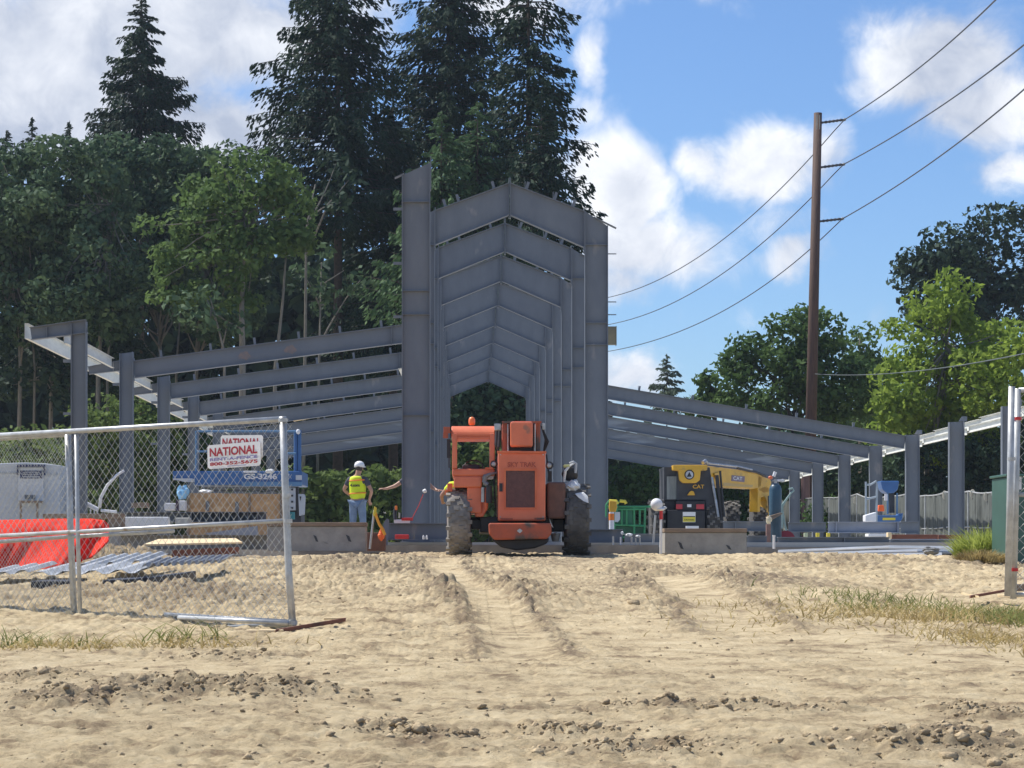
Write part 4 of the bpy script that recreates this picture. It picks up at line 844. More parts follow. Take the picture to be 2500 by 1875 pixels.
# ---------------------------------------------------------------- yellow machine
D = 57.0
T = thing('yellow_forklift', 'yellow and black telescopic forklift with its boom lowered to the right', 'forklift', (W(1690, 1328, D)[0], D, ZS))
wheel(T, (W(1604, 1300, D)[0], D + .3, ZS + .58), .58, .36, RUBBER, BLACK, 14, lug=.055)
wheel(T, (W(1745, 1300, D)[0], D + .5, ZS + .58), .58, .36, RUBBER, BLACK, 14, lug=.055)
wheel(T, (W(1790, 1300, 60)[0], 60.5, ZS + .60), .60, .40, RUBBER, BLACK, 14, lug=.055)
wheel(T, (W(1868, 1300, 60)[0], 61.5, ZS + .60), .60, .40, RUBBER, BLACK, 14, lug=.055)
m = MB(); m.pbox(1628, 1722, 1245, 1300, D, D+3.2); m.pbox(1650, 1722, 1222, 1246, D+.05, D+3.0); body = part('rear_body', m, BLACK, T, bevel=.03)
m = MB(); m.pprism([(1652,1149),(1733,1140),(1742,1200),(1765,1290),(1764,1305),(1722,1305),(1722,1222),(1652,1222)], D+.12, 2.2); part('engine_cover', m, DGREY, T, bevel=.03)
m = MB(); m.pbox(1621, 1654, 1144, 1222, D+.2, D+.26); m.pbox(1621, 1654, 1140, 1146, D+.2, D+1.7); m.pbox(1621, 1625, 1146, 1224, D+.27, D+1.6); m.pbox(1650, 1654, 1146, 1224, D+.27, D+1.6)
cabf = part('cab', m, DGREY, T, bevel=.012)
m = MB(); m.pbox(1628, 1652, 1163, 1219, D+.17, D+.197); part('rear_window', m, mat('dusty_grey_glass', (.27,.28,.27), (.17,.18,.175), rough=.15, scale=2, stretch=(4,1,.6)), cabf)
m = MB(); m.pbox(1620, 1656, 1222, 1300, D+.22, D+1.5); part('cab_base', m, BLACK, T, bevel=.03)
m = MB(); m.pprism([(1643,1135),(1727,1135),(1727,1148),(1711,1149),(1709,1172),(1700,1179),(1668,1179),(1660,1172),(1657,1149),(1643,1148)], D-.15, .5); bt = part('boom_tail', m, YELLOW, T, bevel=.02)
m = MB(); q = W(1683, 1159, D-.16); th = np.linspace(0, 2*math.pi, 25); m.tube([q + (math.cos(t)*.115, 0, math.sin(t)*.115) for t in th], .014, 6, caps=False); e1 = part('emblem_ring', m, BLACK, bt)
m = MB(); m.cyl(W(1683,1159,D-.163), W(1683,1159,D-.151), .10, n=20); part('emblem_disc', m, GTRAIL, e1)
m = MB(); m.prism([W(1677,1164,D-.168), W(1689,1164,D-.168), W(1683,1152,D-.168)], (0,.004,0)); m.prism([W(1683,1150,D-.168), W(1687,1150,D-.168), W(1690,1146,D-.168)], (0,.004,0)); part('emblem_mark', m, BLACK, e1)
m = MB(); text_into(m, 'CAT', W(1705, 1188, D+.1), .30, .10, depth=.03, bold=.02); part('lettering', m, YELLOW, T)
m = MB(); m.pprism([(1678,1209),(1697,1209),(1694,1200),(1689,1198),(1684,1200)], D+.03, .08); part('warning_lamp', m, YELLOW, T, bevel=.01)
for a, b in ((1651,1666),(1700,1719)):
    m = MB(); m.pbox(a, b, 1231, 1243, D+.0, D+.045); part('tail_lamp', m, REDLENS, body)
m = MB(); m.pbox(1678, 1688, 1231, 1238, D+0, D+.045); part('licence_plate', m, WHITE, body)
m = MB(); m.pbox(1667, 1698, 1250, 1275, D-.02, D-.003); lb = part('label_plate', m, SIGNW, body)
m = MB(); m.pbox(1667.6, 1697.4, 1262, 1274, D-.026, D-.021); part('yellow_band', m, YSTK, lb)
m = MB(); m.pbox(1668, 1697, 1260, 1262, D-.026, D-.021); text_into(m, 'CAUTION', W(1682, 1269, D-.027), .24, .035, bold=.02); part('label_print', m, BLACK, lb)
m = MB(); m.pbox(1676, 1706, 1284, 1292, D-.3, D+.2); part('hitch_step', m, WHITE, T)
m = MB(); m.cyl(W(1738,1165,D), W(1754,1262,D-.1), .035); part('lift_ram', m, CHROME, T)
m = MB(); m.cyl(W(1758,1150,D+.05), W(1768,1262,D-.05), .03); m.cyl(W(1750,1160,D), W(1764,1290,D), .05); part('frame_post', m, BLACK, T)
# boom: prism in a vertical plane running right and away
hd = np.array([.50, .866, 0.0])
def bpt(px, py, o=(0,0,0)):
    q = W(1715, 1300, D+.3); u = (px - PX)/F       # intersect the view line with the boom plane
    s = (u*q[1] - q[0]) / (hd[0] - u*hd[1]); d = q[1] + hd[1]*s
    return np.array([q[0] + hd[0]*s, d, CZ + (PY - py)*d/F]) + np.array(o)
nb = np.array([.866, -.50, 0]) * .16
def bprism(pts, th=1.0, off=0.0):
    m = MB(); P = [bpt(x, y) + nb*off for x, y in pts]; m.prism(P, -nb*2*th); return m
boom = part('boom', bprism([(1727,1137),(1760,1141),(1800,1146),(1850,1156),(1862,1161),(1858,1190),(1840,1194),(1760,1190),(1742,1178),(1730,1160)]), YELLOW, T, bevel=.03)
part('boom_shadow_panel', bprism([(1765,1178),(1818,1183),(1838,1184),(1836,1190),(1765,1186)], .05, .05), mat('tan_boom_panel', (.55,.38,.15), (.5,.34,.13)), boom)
part('inner_boom', bprism([(1850,1160),(1880,1169),(1884,1176),(1880,1200),(1866,1205),(1850,1196)], .8), YELLOW, T, bevel=.02)
part('boom_head', bprism([(1851,1192),(1872,1186),(1884,1195),(1882,1240),(1876,1262),(1868,1262),(1872,1222),(1866,1212),(1858,1215),(1856,1250),(1850,1250)], .8), YELLOW, T, bevel=.02)
m = bprism([(1786,1160),(1818,1163),(1817,1177),(1785,1174)], .04, .05); lg = part('logo_plate', m, mat('violet_logo_ground', (.22,.17,.22), (.2,.15,.2)), boom)
m = MB(); text_into(m, 'CAT', bpt(1800, 1168) + nb*.07, bpt(1812,1168)[0]*0 + .62, .10, axis_x=hd, bold=.03, n=(.866,-.5,0)); part('lettering', m, WHITE, lg)
m = MB(); m.tube([bpt(1730,1131), bpt(1800,1139), bpt(1836,1147)], .03, 6); m.tube([bpt(1716,1130), bpt(1722,1125), bpt(1727,1132)], .05, 6); part('top_hose', m, CHROME, boom)
m = MB(); m.tube([bpt(1800,1142), bpt(1830,1150), bpt(1845,1152), bpt(1868,1162)], .035, 6); part('hose_guide', m, BLACK, boom)
part('head_slot', bprism([(1862,1212),(1868,1208),(1873,1213),(1872,1250),(1864,1250)], .06, 1.03), BLACK, boom)
part('side_bracket', bprism([(1740,1156),(1762,1150),(1760,1162),(1746,1172)], .05, .3), YELLOW, boom)

# ---------------------------------------------------------------- concrete blocks, slab clutter
def block(label, a, b, c, e, d0, dep, seed, marks):
    t = thing('concrete_block', label, 'concrete block', (W((a+b)/2, e, d0)[0], d0 + dep/2, W(a, e, d0)[2]), 'concrete blocks at the slab edge')
    m = MB(); m.pbox(a, b, c + 10, e, d0, d0 + dep); bd = part('block_body', m, CONC, t, bevel=.012)
    for i, (x, y, w, h) in enumerate(marks):
        m = MB(); m.pprism([(x, y), (x+w*.6, y+h*.2), (x+w, y+h), (x+w*.5, y+h*.9)], d0-.008, .006); part('stain', m, CONC_D if i > 1 else DGREY, bd)
    m = MB(); m.pbox(a-1, b+1, c, c+9.6, d0-.03, d0+dep+.03); part('timber_capping', m, WOODT, t, bevel=.008); return t
block('left concrete block with timber on top in front of the worker', 652, 893, 1275, 1346, 41.5, .6, 1, [(765,1306,12,17),(844,1305,14,18),(788,1322,14,6)])
block('right concrete block with timber on top before the yellow forklift', 1623, 1823, 1290, 1352, 41.6, .6, 2, [(1655,1322,14,19),(1772,1330,14,12),(1686,1328,4,8)])
def girder(name, label, a, c, b, e, d, mt, fw=.22, cat='steel beam', group='steel beams lying on the ground', stiff=(), t2=None):
    """I-girder lying on edge, web facing the camera: px corners top-left (a,c) bottom-right (b,e)"""
    p = W(a, e, d); t = thing(name, label, cat, (p[0], d, p[2]), group)
    m = MB(); q = W(b, c, d); h = .014
    m.box(p[0], q[0], d-.006, d+.006, p[2]+h, q[2]-h); m.box(p[0], q[0], d-fw/2, d+fw/2, p[2], p[2]+h-.001); m.box(p[0], q[0], d-fw/2, d+fw/2, q[2]-h+.001, q[2])
    g = part('girder', m, mt, t)
    for x in stiff:
        m = MB(); X = W(x, 0, d)[0]; m.box(X-.008, X+.008, d-fw/2+.01, d-.0065, p[2]+h+.001, q[2]-h-.001); part('stiffener', m, mt, g)
    return t
girder('steel_beam', 'grey beam lying across the foot of the tower behind the red toolbox', 941, 1277, 1092, 1318, 45.4, STEEL)
girder('steel_beam', 'grey beam lying on the slab right of the orange forklift', 1430, 1292, 1520, 1325, 45.3, STEEL)
girder('steel_beam', 'grey beam on the slab behind the short white stubs', 1525, 1303, 1622, 1325, 46.6, STEEL)
girder('steel_beam', 'long grey beam under the boom of the yellow forklift', 1766, 1273, 1882, 1297, 50, STEEL, stiff=(1795,))
girder('steel_beam', 'low grey beam just right of the capped concrete block', 1824, 1308, 1872, 1336, 46, STEEL)
girder('steel_beam', 'grey beam lying behind the gas bottle and pale beam', 1925, 1275, 2016, 1299, 52, STEEL)
girder('steel_beam', 'pale grey beam lying on blocks near the right wing columns', 2022, 1274, 2196, 1301, 49, STEEL_P, stiff=(2040, 2190))
girder('steel_beam', 'grey beam end beyond the pale beam by the wing column', 2198, 1273, 2243, 1302, 53, STEEL)
girder('steel_beam', 'long dark beam along the front of the slab on the right', 1898, 1311, 2170, 1334, 46, STEEL, stiff=(2060,))
girder('steel_beam', 'pale end of a steel beam below the red-brown timbers', 2172, 1316, 2330, 1327, 46.2, STEEL_P)
girder('steel_beam', 'long dark flanged beam on top of the stack behind the gate', 290, 1250, 650, 1275, 44.2, STEEL, .5, stiff=tuple(range(470, 645, 23)))
girder('steel_beam', 'thick grey beam at the bottom of the stack behind the gate', 285, 1306, 652, 1342, 42.3, CONC_D, .3)
m = MB(); m.pprism([(500,1302),(628,1284),(630,1307),(505,1305)], 41.9, .06); single('steel_plate', 'tapered pale steel plate leaning on the beam stack behind the gate', 'steel plate', m, STEEL_P, W(565,1305,41.9))
m = MB(); m.pprism([(300,1262),(410,1262),(412,1289),(296,1289)], 42.9, .3); m2 = m; single('wrapped_bundle', 'pale wrapped bundle at the left end of the beam stack', 'bundle', m, WHITE_S, W(350,1289,42.9), 'wrapped bundles on the beam stack', bevel=.02)
m = MB(); m.pbox(428, 463, 1264, 1289, 42.9, 43.2); single('wrapped_bundle', 'small cream wrapped bundle in the middle of the beam stack', 'bundle', m, mat('cream_wrap', (.55,.53,.46), (.45,.43,.38), bump=.3), W(445,1289,42.9), 'wrapped bundles on the beam stack', bevel=.02)
m = MB(); m.pbox(104, 300, 1254, 1267, 40.6, 40.9); m.pbox(262, 300, 1267.5, 1290, 40.6, 40.9); single('timber_sleeper', 'brown timber lying behind the red barrier cloth', 'timber', m, WOODT, W(200,1267,40.6), bevel=.01)
m = MB(); m.pbox(262, 288, 1291, 1340, 40.4, 40.7); single('concrete_post', 'pale concrete stub beside the end of the red barrier cloth', 'concrete post', m, CONC, W(275,1340,40.4), bevel=.01)
m = MB(); m.pbox(320, 360, 1227, 1239, 47, 47.3); single('timber_offcut', 'short rust-brown timber on the beams behind the gate', 'timber', m, WOODT, W(340,1239,47), bevel=.01)
for i, (a, b, y0, y1, lb) in enumerate(((2178,2290,1305,1317,'red-brown timber left of the wing column foot'),(2291,2352,1306,1319,'red-brown timber at the foot of the right wing column'))):
    m = MB(); m.pbox(a, b, y0, y1, 47.2 + .3*i, 47.5 + .3*i); single('rusty_timber', lb, 'timber', m, RUSTW, W(a, y1, 47.2), 'red-brown timbers on the right', bevel=.01)
m = MB(); m.pbox(2168, 2177, 1300, 1318, 47.0, 47.2); single('timber_offcut', 'pale cut timber end beside the red-brown timbers', 'timber', m, PLY, W(2172,1318,47), bevel=.008)
# white strut stack on the right
base = W(2150, 1362, 39.5)
Gs = 'white galvanised struts stacked on the right'
for i, (x0, y0, x1, y1, th, dd, lb) in enumerate(((1900,1348,2170,1337,5,40.8,'white strut at the back of the right-hand stack'),(1960,1354,2240,1346,5,40.0,'white strut in the middle of the right-hand stack'),
        (2010,1361,2300,1355,7,39.2,'lowest white strut at the front of the right-hand stack'),(2170,1337,2372,1340,6,40.4,'topmost white strut at the right end of the stack'),(2240,1345,2394,1347,5,39.7,'short white strut beside the green tuft'))):
    m = MB(); A = W(x0, y0 - 3, dd); B = W(x1, y1 - 3, dd + .25); dz = th * mpp(dd) / 2
    m.prism([A + (0,0,-dz), B + (0,0,-dz), B + (0,dz*1.4,dz), A + (0,dz*1.4,dz)], (0,.004,-.006)); m.prism([A + (0,.004,-dz-.02), B + (0,.004,-dz-.02), B + (0,.004,-dz-.006), A + (0,.004,-dz-.006)], (0,.005,0)); m.prism([A + (0,dz*1.4+.006,dz-.05), B + (0,dz*1.4+.006,dz-.05), B + (0,dz*1.4+.006,dz), A + (0,dz*1.4+.006,dz)], (0,.005,0))
    single('galvanised_strut', lb, 'metal strut', m, mat('white_galvanised', (.78,.79,.79), (.50,.52,.53), rough=.4, scale=3, detail=8, stretch=(.5,1,5)) if i == 0 else bpy.data.materials['white_galvanised'], A, Gs)
m = MB(); m.pbox(2180, 2395, 1352, 1364, 39.5, 39.9); m.pbox(2040, 2100, 1356, 1364, 39.4, 39.8); single('timber_bearers', 'black boxes put in as the shadow under the white struts', 'timber', m, BLACK, W(2280,1364,39.6))  # black boxes added to paint the dark shadow below the struts
single('debris_bag', 'dark crumpled bag slung under the white struts', 'bag', crumple(W(2272, 1345, 39.1), (.15, .12, .075), 9, 16, 12, .25), mat('grey_tarpaulin', (.20,.20,.19), (.12,.12,.12), bump=.4), W(2272,1345,39.1))
m = MB(); m.pbox(2120, 2168, 1303, 1310, 48, 48.4); single('paper_bundle', 'small white printed packet under the pale beam', 'packet', m, WHITE_S, W(2140,1310,48), bevel=.01)
for i, (x, y, w, dd, mm, lb) in enumerate(((1997,1306,8,50,YSTK,'left one of two small yellow blocks under the pale beam'),(2023,1306,8,50,YSTK,'right one of two small yellow blocks under the pale beam'),(1968,1306,9,50,mat('pale_green_block', (.5,.55,.35), (.42,.47,.3)),'pale green block between the saw disc and the yellow blocks'))):
    m = MB(); m.pbox(x-w/2, x+w/2, y-5, y+5, dd, dd+.1); single('support_block', lb, 'block', m, mm, W(x, y+5, dd), 'small blocks under the pale beam', bevel=.008)
m = MB(); m.lathe(W(1919, 1318, 47.2), (0,1,0), [(0,.02),(0,.20),(.03,.20),(.03,.02)], 28); single('red_disc', 'dark red round disc standing half hidden behind the front beam', 'disc', m, mat('dark_red_disc', (.28,.03,.05), (.22,.025,.04)), W(1919,1318,47.2))
# short stubs at the slab edge
for i, (x, y0, y1, w, lb) in enumerate(((1497,1309,1328,5,'leftmost grey stub at the slab edge'),(1515,1311,1330,4,'white stub next to the leftmost grey stub'),(1542,1311,1328,5,'third stub from the left at the slab edge'),(1552,1313,1328,4,'fourth stub from the left at the slab edge'),(1562,1312,1328,4,'fifth stub from the left with white cap'),(1621,1303,1325,4,'white stub touching the right concrete block'))):
    m = MB(); m.cyl(W(x, y1+3, 44.5), W(x, y0, 44.5), w*mpp(44.5)/2, n=10); single('pipe_stub', lb, 'pipe stub', m, WHITE if i in (1, 5) else GALVP, W(x, y1, 44.5), 'short pipe stubs along the slab edge')
m = MB(); m.cyl(W(1889.5, 1340, 44.3), W(1889.5, 1308, 44.3), .026, n=12); m.cyl(W(1889.5,1310,44.3), W(1889.5,1306.5,44.3), .031, n=12); single('pipe_stub', 'tall white capped pipe beside the gas bottle', 'pipe stub', m, WHITE, W(1889,1340,44.3), 'short pipe stubs along the slab edge')
for i, (x, y, s, lb) in enumerate(((1537,1306,(.075,.06,.03),'larger white crumpled rag on the slab'),(1558,1309,(.05,.05,.025),'small white crumpled rag above the stubs'),(1519,1301,(.03,.04,.035),'white paper scrap above the second stub'))):
    single('rag', lb, 'rag', crumple(W(x, y, 44.9), s, 20+i, 12, 8, .3), WHITE_S, W(x, y, 44.9), 'white rags on the slab edge')
# striped post, white post with hard hat
t = thing('marker_post', 'white and orange marker post with yellow top by the green platform', 'marker post', W(1493, 1300, 46)); m = MB(); m.cyl(W(1493,1300,46), W(1493,1250,46), .055, n=12); part('post', m, WHITE, t)
m = MB(); m.cyl(W(1493,1270,46), W(1493,1254,46), .058, n=12); part('orange_band', m, VORANGE, t)
m = MB(); m.pprism([(1489,1250),(1503,1250),(1507,1238),(1505,1224),(1488,1222),(1487,1240)], 45.95, .12); part('yellow_cover', m, YELLOW, t, bevel=.02)
t = thing('marker_post', 'tall thin white post with a red top beside the right concrete block', 'marker post', W(1613, 1352, 41.3)); m = MB(); m.cyl(W(1613,1352,41.3), W(1614,1250,41.3), .024, n=10); part('post', m, WHITE, t)
m = MB(); m.cyl(W(1614,1268,41.3), W(1614,1247,41.3), .034, n=10); part('red_band', m, REDP, t)
m = MB(); m.cyl(W(1595,1326,44.6), W(1600,1258,44.6), .022, n=10); single('marker_post', 'thin grey post left of the tall red-topped post', 'marker post', m, GALVP, W(1595,1326,44.6))
t = thing('hard_hat', 'white hard hat hung on top of the red-topped post', 'hard hat', W(1604, 1240, 41.3)); m = MB(); m.ball(W(1603,1232,41.3), (.115,.115,.12), 20, 14); part('shell', m, WHITE, t, smooth=True)
m = MB(); m.ball(W(1611,1243,41.3), (.10,.11,.035), 20, 8); part('brim', m, WHITE, t, smooth=True)
m = MB(); m.ball(W(1622,1240,41.35), (.05,.05,.03), 10, 8); part('chin_strap', m, GTRAIL, t, smooth=True)
# green platform lift
t = thing('green_work_platform', 'green railed work platform with yellow padded handles right of the tower', 'work platform', (W(1530,1330,53)[0], 53, ZS)); d = 53.0
for (x0, y0, x1, y1) in ((1480,1237,1590,1237),(1500,1243,1575,1243),(1500,1281,1575,1284),(1500,1312,1572,1312),(1500,1237,1500,1312),(1548,1238,1549,1312),(1575,1240,1573,1312),(1518,1245,1518,1281),(1530,1245,1530,1281),(1562,1245,1562,1281)):
    m = MB(); m.cyl(W(x0,y0,d), W(x1,y1,d), .026, n=8); part('rail', m, GREENP, t)
for xo in (0, 26):
    m = MB(); m.tube([W(1480+xo,1262-xo*.5,d-.1), W(1480+xo,1232,d-.1), W(1487+xo,1223,d-.1), W(1497+xo,1222,d-.1)], .024, 8); part('handle', m, GREENP, t)
    m = MB(); m.tube([W(1487+xo,1223,d-.1), W(1505+xo*.8,1224,d-.1), W(1509+xo*.75,1230,d-.1)], .04, 8); part('handle_pad', m, YSTK, t)
m = MB(); m.pbox(1500, 1573, 1284, 1316, d+.1, d+1.3); part('base_box', m, mat('dark_green_paint', (.03,.12,.06), (.02,.09,.045)), t, bevel=.02)
m = MB(); m.pbox(1505, 1545, 1246, 1280, d+.04, d+.05); part('side_panel', m, mat('mid_green_panel', (.04,.2,.1), (.03,.15,.08)), t)
m = MB(); m.pprism([(1501,1250),(1514,1250),(1514,1268),(1508,1275),(1501,1274)], d-.05, .03); part('paper_tag', m, GTRAIL, t)
# gas bottle
t = thing('gas_bottle', 'tall dark teal gas bottle with valve standing right of the yellow boom', 'gas bottle', W(1893, 1330, 47)); x = W(1893,0,47)[0]
m = MB(); zt = W(0,1180,47)[2]; zb = ZS+.02; r_ = .135; m.lathe((x, 47, zb), (0,0,1), [(0,r_*.9),(.03,r_),(zt-zb-.14,r_),(zt-zb-.06,r_*.85),(zt-zb-.01,r_*.45),(zt-zb,r_*.3)], 24); cy = part('cylinder', m, TEAL, t, smooth=True)
m = MB(); m.cyl((x,47,zt), (x,47,zt+.09), .03); m.cyl((x-.07,47,zt+.05), (x+.07,47,zt+.05), .018); part('valve', m, CHROME, t)
m = MB(); m.cyl(W(1889,1163,47), W(1893,1152,47), .035); part('regulator', m, WHITE, t); m = MB(); m.ball(W(1881,1166,47), (.05,.04,.04)); part('gauge', m, ORANGE_P, t)
m = MB(); m.obox(W(1905,1173,47), (.14,.06,.05)); part('cap', m, WHITE, t, bevel=.01)
m = MB(); m.prism([W(1872,1262,46.7), W(1884,1270,46.7), W(1912,1254,46.8), W(1906,1251,46.8), W(1885,1258,46.7)], (0,.3,0)); single('timber_plank', 'weathered plank tied against the gas bottle', 'plank', m, WOODT, W(1884,1270,46.7), bevel=.008)
m = MB(); m.ball(W(1877,1269,46.5), (.055,.05,.08), 12, 10); single('rope_bundle', 'cream rope bundle on the end of the plank by the gas bottle', 'rope', crumple(W(1877,1269,46.5), (.06,.05,.085), 31, 14, 10, .3), mat('cream_rope', (.7,.62,.42), (.6,.5,.35), bump=.4), W(1877,1269,46.5))
m = MB(); m.pbox(1871, 1882, 1280, 1335, 46.55, 46.65); single('rusty_post', 'rust-brown upright post below the rope bundle', 'post', m, mat('rust_brown', (.26,.15,.12), (.2,.11,.09), scale=5), W(1876,1335,46.6), bevel=.008)
m = MB(); m.tube([W(1910,1290,47.6), W(1911,1250,47.6), W(1910,1232,47.6), W(1930,1205,47.6), W(1938,1198,47.6), W(1935,1192,47.6), W(1926,1194,47.6)], .02, 8); m.tube([W(1911,1236,47.6), W(1924,1214,47.6), W(1930,1210,47.6)], .016, 8); m.tube([W(1910,1246,47.6), W(1916,1280,47.6), W(1920,1297,47.6)], .022, 8)
single('hand_trolley', 'pale teal bent handle of a hand trolley right of the gas bottle', 'hand trolley', m, mat('pale_teal_tube', (.28,.4,.38), (.2,.3,.28)), W(1915,1297,47.6))
# poles behind under right wing
m = MB(); m.cyl(W(1967,1345,108), W(1966,1150,108), .22, n=12); single('wooden_post', 'brown wooden post standing behind the right wing by the screen fence', 'post', m, mat('red_brown_pole', (.2,.11,.09), (.15,.085,.07), stretch=(4,4,.5)), (W(1967,1345,108)[0], 108, 1.2))
# ---------------------------------------------------------------- blue lifts
d = 50.0
t = thing('blue_scissor_lift', 'large blue scissor lift with lettered platform behind the gate', 'scissor lift', (W(580,1330,d)[0], d, ZS))
m = MB(); m.pbox(422, 490, 1150, 1170, d-.02, d+2.0); part('deck_extension', m, BLUE, t, bevel=.01)
m = MB(); m.pbox(475, 737, 1150, 1184, d, d+1.9); pf = part('platform', m, BLUE, t, bevel=.02)
m = MB(); m.pbox(590, 737, 1176, 1187, d-.05, d-.003); part('platform_edge', m, LBLUE, pf)
m = MB(); m.pbox(422, 470, 1168, 1172, d-.06, d-.022); part('pale_strip', m, GTRAIL, pf)
m = MB(); text_into(m, 'GS-3246', W(636, 1163, d-.004), .76, .135, depth=.003, bold=.04); part('lettering', m, WHITE, pf)
m = MB(); text_into(m, '7', W(703, 1164, d-.004), .07, .13, depth=.003, bold=.04); part('lettering', m, WHITE, pf)
m = MB(); m.pbox(722, 737, 1160, 1172, d-.02, d-.003); part('data_plate', m, GTRAIL, pf)
for x in (479, 722, 731):
    m = MB(); m.cyl(W(x,1152,d+.05*(x%3)), W(x,1052 if x < 500 else 1050,d+.05*(x%3)), .028 if x < 500 else .045, n=8); part('guard_post', m, BLUE if x > 700 else LBLUE, t)
for (x0, x1, y) in ((480, 505, 1102), (690, 722, 1107), (480, 722, 1053)):
    m = MB(); m.cyl(W(x0,y,d+.03), W(x1,y,d+.03), .024, n=8); part('guard_rail', m, LBLUE, t)
m = MB(); m.ball(W(728,1054,d), (.05,.05,.06)); part('white_cap', m, WHITE, t)
for i in range(4):
    m = MB(); m.pbox(490, 725, 1188 + i*7, 1193 + i*7, d+.2 + .12*(i % 2), d+.3 + .12*(i % 2)); part('scissor_arm', m, GREYM, t)
m = MB(); m.pbox(485, 735, 1218, 1300, d+.35, d+1.5); part('chassis', m, DGREY, t, bevel=.02)
m = MB(); m.pbox(703, 722, 1190, 1246, d+.05, d+.34); q = part('control_panel', m, GTRAIL, t, bevel=.01)
for y in (1195, 1210, 1225, 1240):
    m = MB(); m.cyl(W(713,y,d+.02), W(713,y,d+.045), .025, n=10); part('knob', m, BLACK, q)
m = MB(); m.pbox(723, 728, 1188, 1262, d+.05, d+.34); part('mast', m, BLACK, t); 
m = MB(); m.pprism([(728,1206),(742,1206),(744,1212),(742,1256),(730,1260)], d+.03, .3); part('battery_box', m, GTRAIL, t, bevel=.015)
m = MB(); m.pprism([(731,1212),(736,1212),(733,1224)], d+.02, .008); part('warning_mark', m, BLACK, t)
for x in (520, 700):
    wheel(t, (W(x,0,d)[0], d+.5, ZS+.2), .20, .16, BLACK, GREYM, 10)
m = MB(); m.pbox(594, 627, 1149.5, 1154, d-.1, d+.1); single('paper_roll', 'flat white packet lying on the blue lift platform edge', 'packet', m, WHITE, W(610,1150,d), bevel=.01)
single('paper_scrap', 'crumpled white paper on the blue lift platform', 'paper', crumple(W(660,1151,d), (.10,.08,.055), 41, 12, 8, .3), WHITE_S, W(660,1155,d))
# osb crate
d = 46.6
t = thing('board_crate', 'brown strand-board crate in front of the blue scissor lift', 'crate', (W(572,1266,d)[0], d+.4, ZS))
for i, (a, b) in enumerate(((456,545),(545.4,608),(608.4,690))):
    m = MB(); m.pbox(a, b, 1204 + i, 1330, d, d+.02); part('side_board', m, OSB, t)
for x in (459, 609, 686):
    m = MB(); m.pbox(x-3, x+3, 1203, 1330, d-.03, d-.002); part('batten', m, WOODT, t)
m = MB(); m.pbox(456, 458, 1204, 1330, d+.021, d+.9); m.pbox(688, 690, 1204, 1330, d+.021, d+.9); m.pbox(456, 690, 1206, 1330, d+.9, d+.92); part('side_board', m, OSB, t)
for i, (x, y, h) in enumerate(((502,1222,26),(574,1224,30))):
    m = MB(); m.pprism([(x,y+3),(x+4,y),(x+9,y+4),(x+8,y+h),(x,y+h)], d-.12, .05); single('lifting_strap', ['grey strap loop on the left part of the board crate', 'grey strap loop in the middle of the board crate'][i], 'strap', m, GREYM, W(x,y+h,d-.1), 'strap loops on the crate front')
single('blue_bag', 'light blue plastic bag stuffed beside the crate', 'bag', crumple(W(446,1202,46.4), (.13,.1,.14), 51, 18, 12, .22), mat('light_blue_plastic', (.30,.58,.80), (.22,.48,.72), rough=.4), W(446,1216,46.4))
m = MB(); m.pbox(401, 428, 1228, 1246, 46, 46.3); m.pbox(429, 452, 1222, 1246, 46, 46.3); single('white_box', 'white box with a dark strap left of the board crate', 'box', m, WHITE, W(425,1246,46), bevel=.02)
m = MB(); m.pbox(429, 436, 1221, 1247, 45.98, 46.31); single('dark_strap', 'dark strap around the white box', 'strap', m, mat('plum_strap', (.06,.04,.07), (.05,.03,.06)), W(432,1247,46))
single('rag', 'cream rag heap on top of the crate', 'rag', crumple(W(500,1201,46.7), (.14,.1,.045), 53, 14, 8, .3), WHITE_S, W(500,1204,46.7))
m = MB(); m.cyl(W(710,1250,46.5), W(710,1268,46.5), .09, n=14); single('teal_bucket', 'small teal bucket behind the gate post', 'bucket', m, mat('teal_plastic', (.04,.22,.24), (.03,.18,.2)), W(710,1268,46.5))
# grey container left
d = 52.0
t = thing('grey_container', 'pale grey site container with a hatch and dark sign at the left edge', 'container', (W(60,1330,d)[0], d+1, ZS))
m = MB(); m.pprism([(-120,1137),(0,1131),(60,1129),(110,1131),(146,1136),(146,1300),(-120,1300)], d, 2.2); b = part('shell', m, GTRAIL, t, bevel=.03)
m = MB(); m.pbox(-120, 40, 1153, 1156, d-.03, d-.003); m.pbox(108, 146, 1156, 1159, d-.03, d-.003); part('moulding', m, mat('grey_moulding', (.4,.43,.46), (.35,.38,.4)), b)
m = MB(); m.pbox(41, 109, 1134, 1140, d-.14, d-.06); m.pbox(41, 44, 1140.3, 1160, d-.14, d-.06); m.pbox(106, 109, 1140.3, 1160, d-.14, d-.06); part('hatch_hood', m, NAVY, b)
m = MB(); m.pbox(44.3, 105.7, 1140.5, 1228, d-.08, d-.003); hp = part('hatch_panel', m, mat('pale_panel', (.56,.59,.62), (.5,.53,.56)), b, bevel=.01)
m = MB(); m.pbox(49, 103, 1149, 1168, d-.10, d-.082); sg = part('sign_plate', m, NAVY, hp)
m = MB(); q = W(76, 1156, d-.104); th = np.linspace(0, 2*math.pi, 29); m.tube([q + (math.cos(a)*.22, 0, math.sin(a)*.038) for a in th], .006, 5, caps=False); m.tube([q + (math.cos(a)*.17, 0, math.sin(a)*.02) for a in th], .004, 5, caps=False); m.pbox(55, 97, 1163, 1165.5, d-.104, d-.101); part('sign_emblem', m, GTRAIL, sg)
for x in (60, 65.5, 71, 76.5, 82): 
    m = MB(); m.pbox(x, x+4, 1208, 1219, d-.10, d-.082); part('vent_slot', m, GREYM, hp)
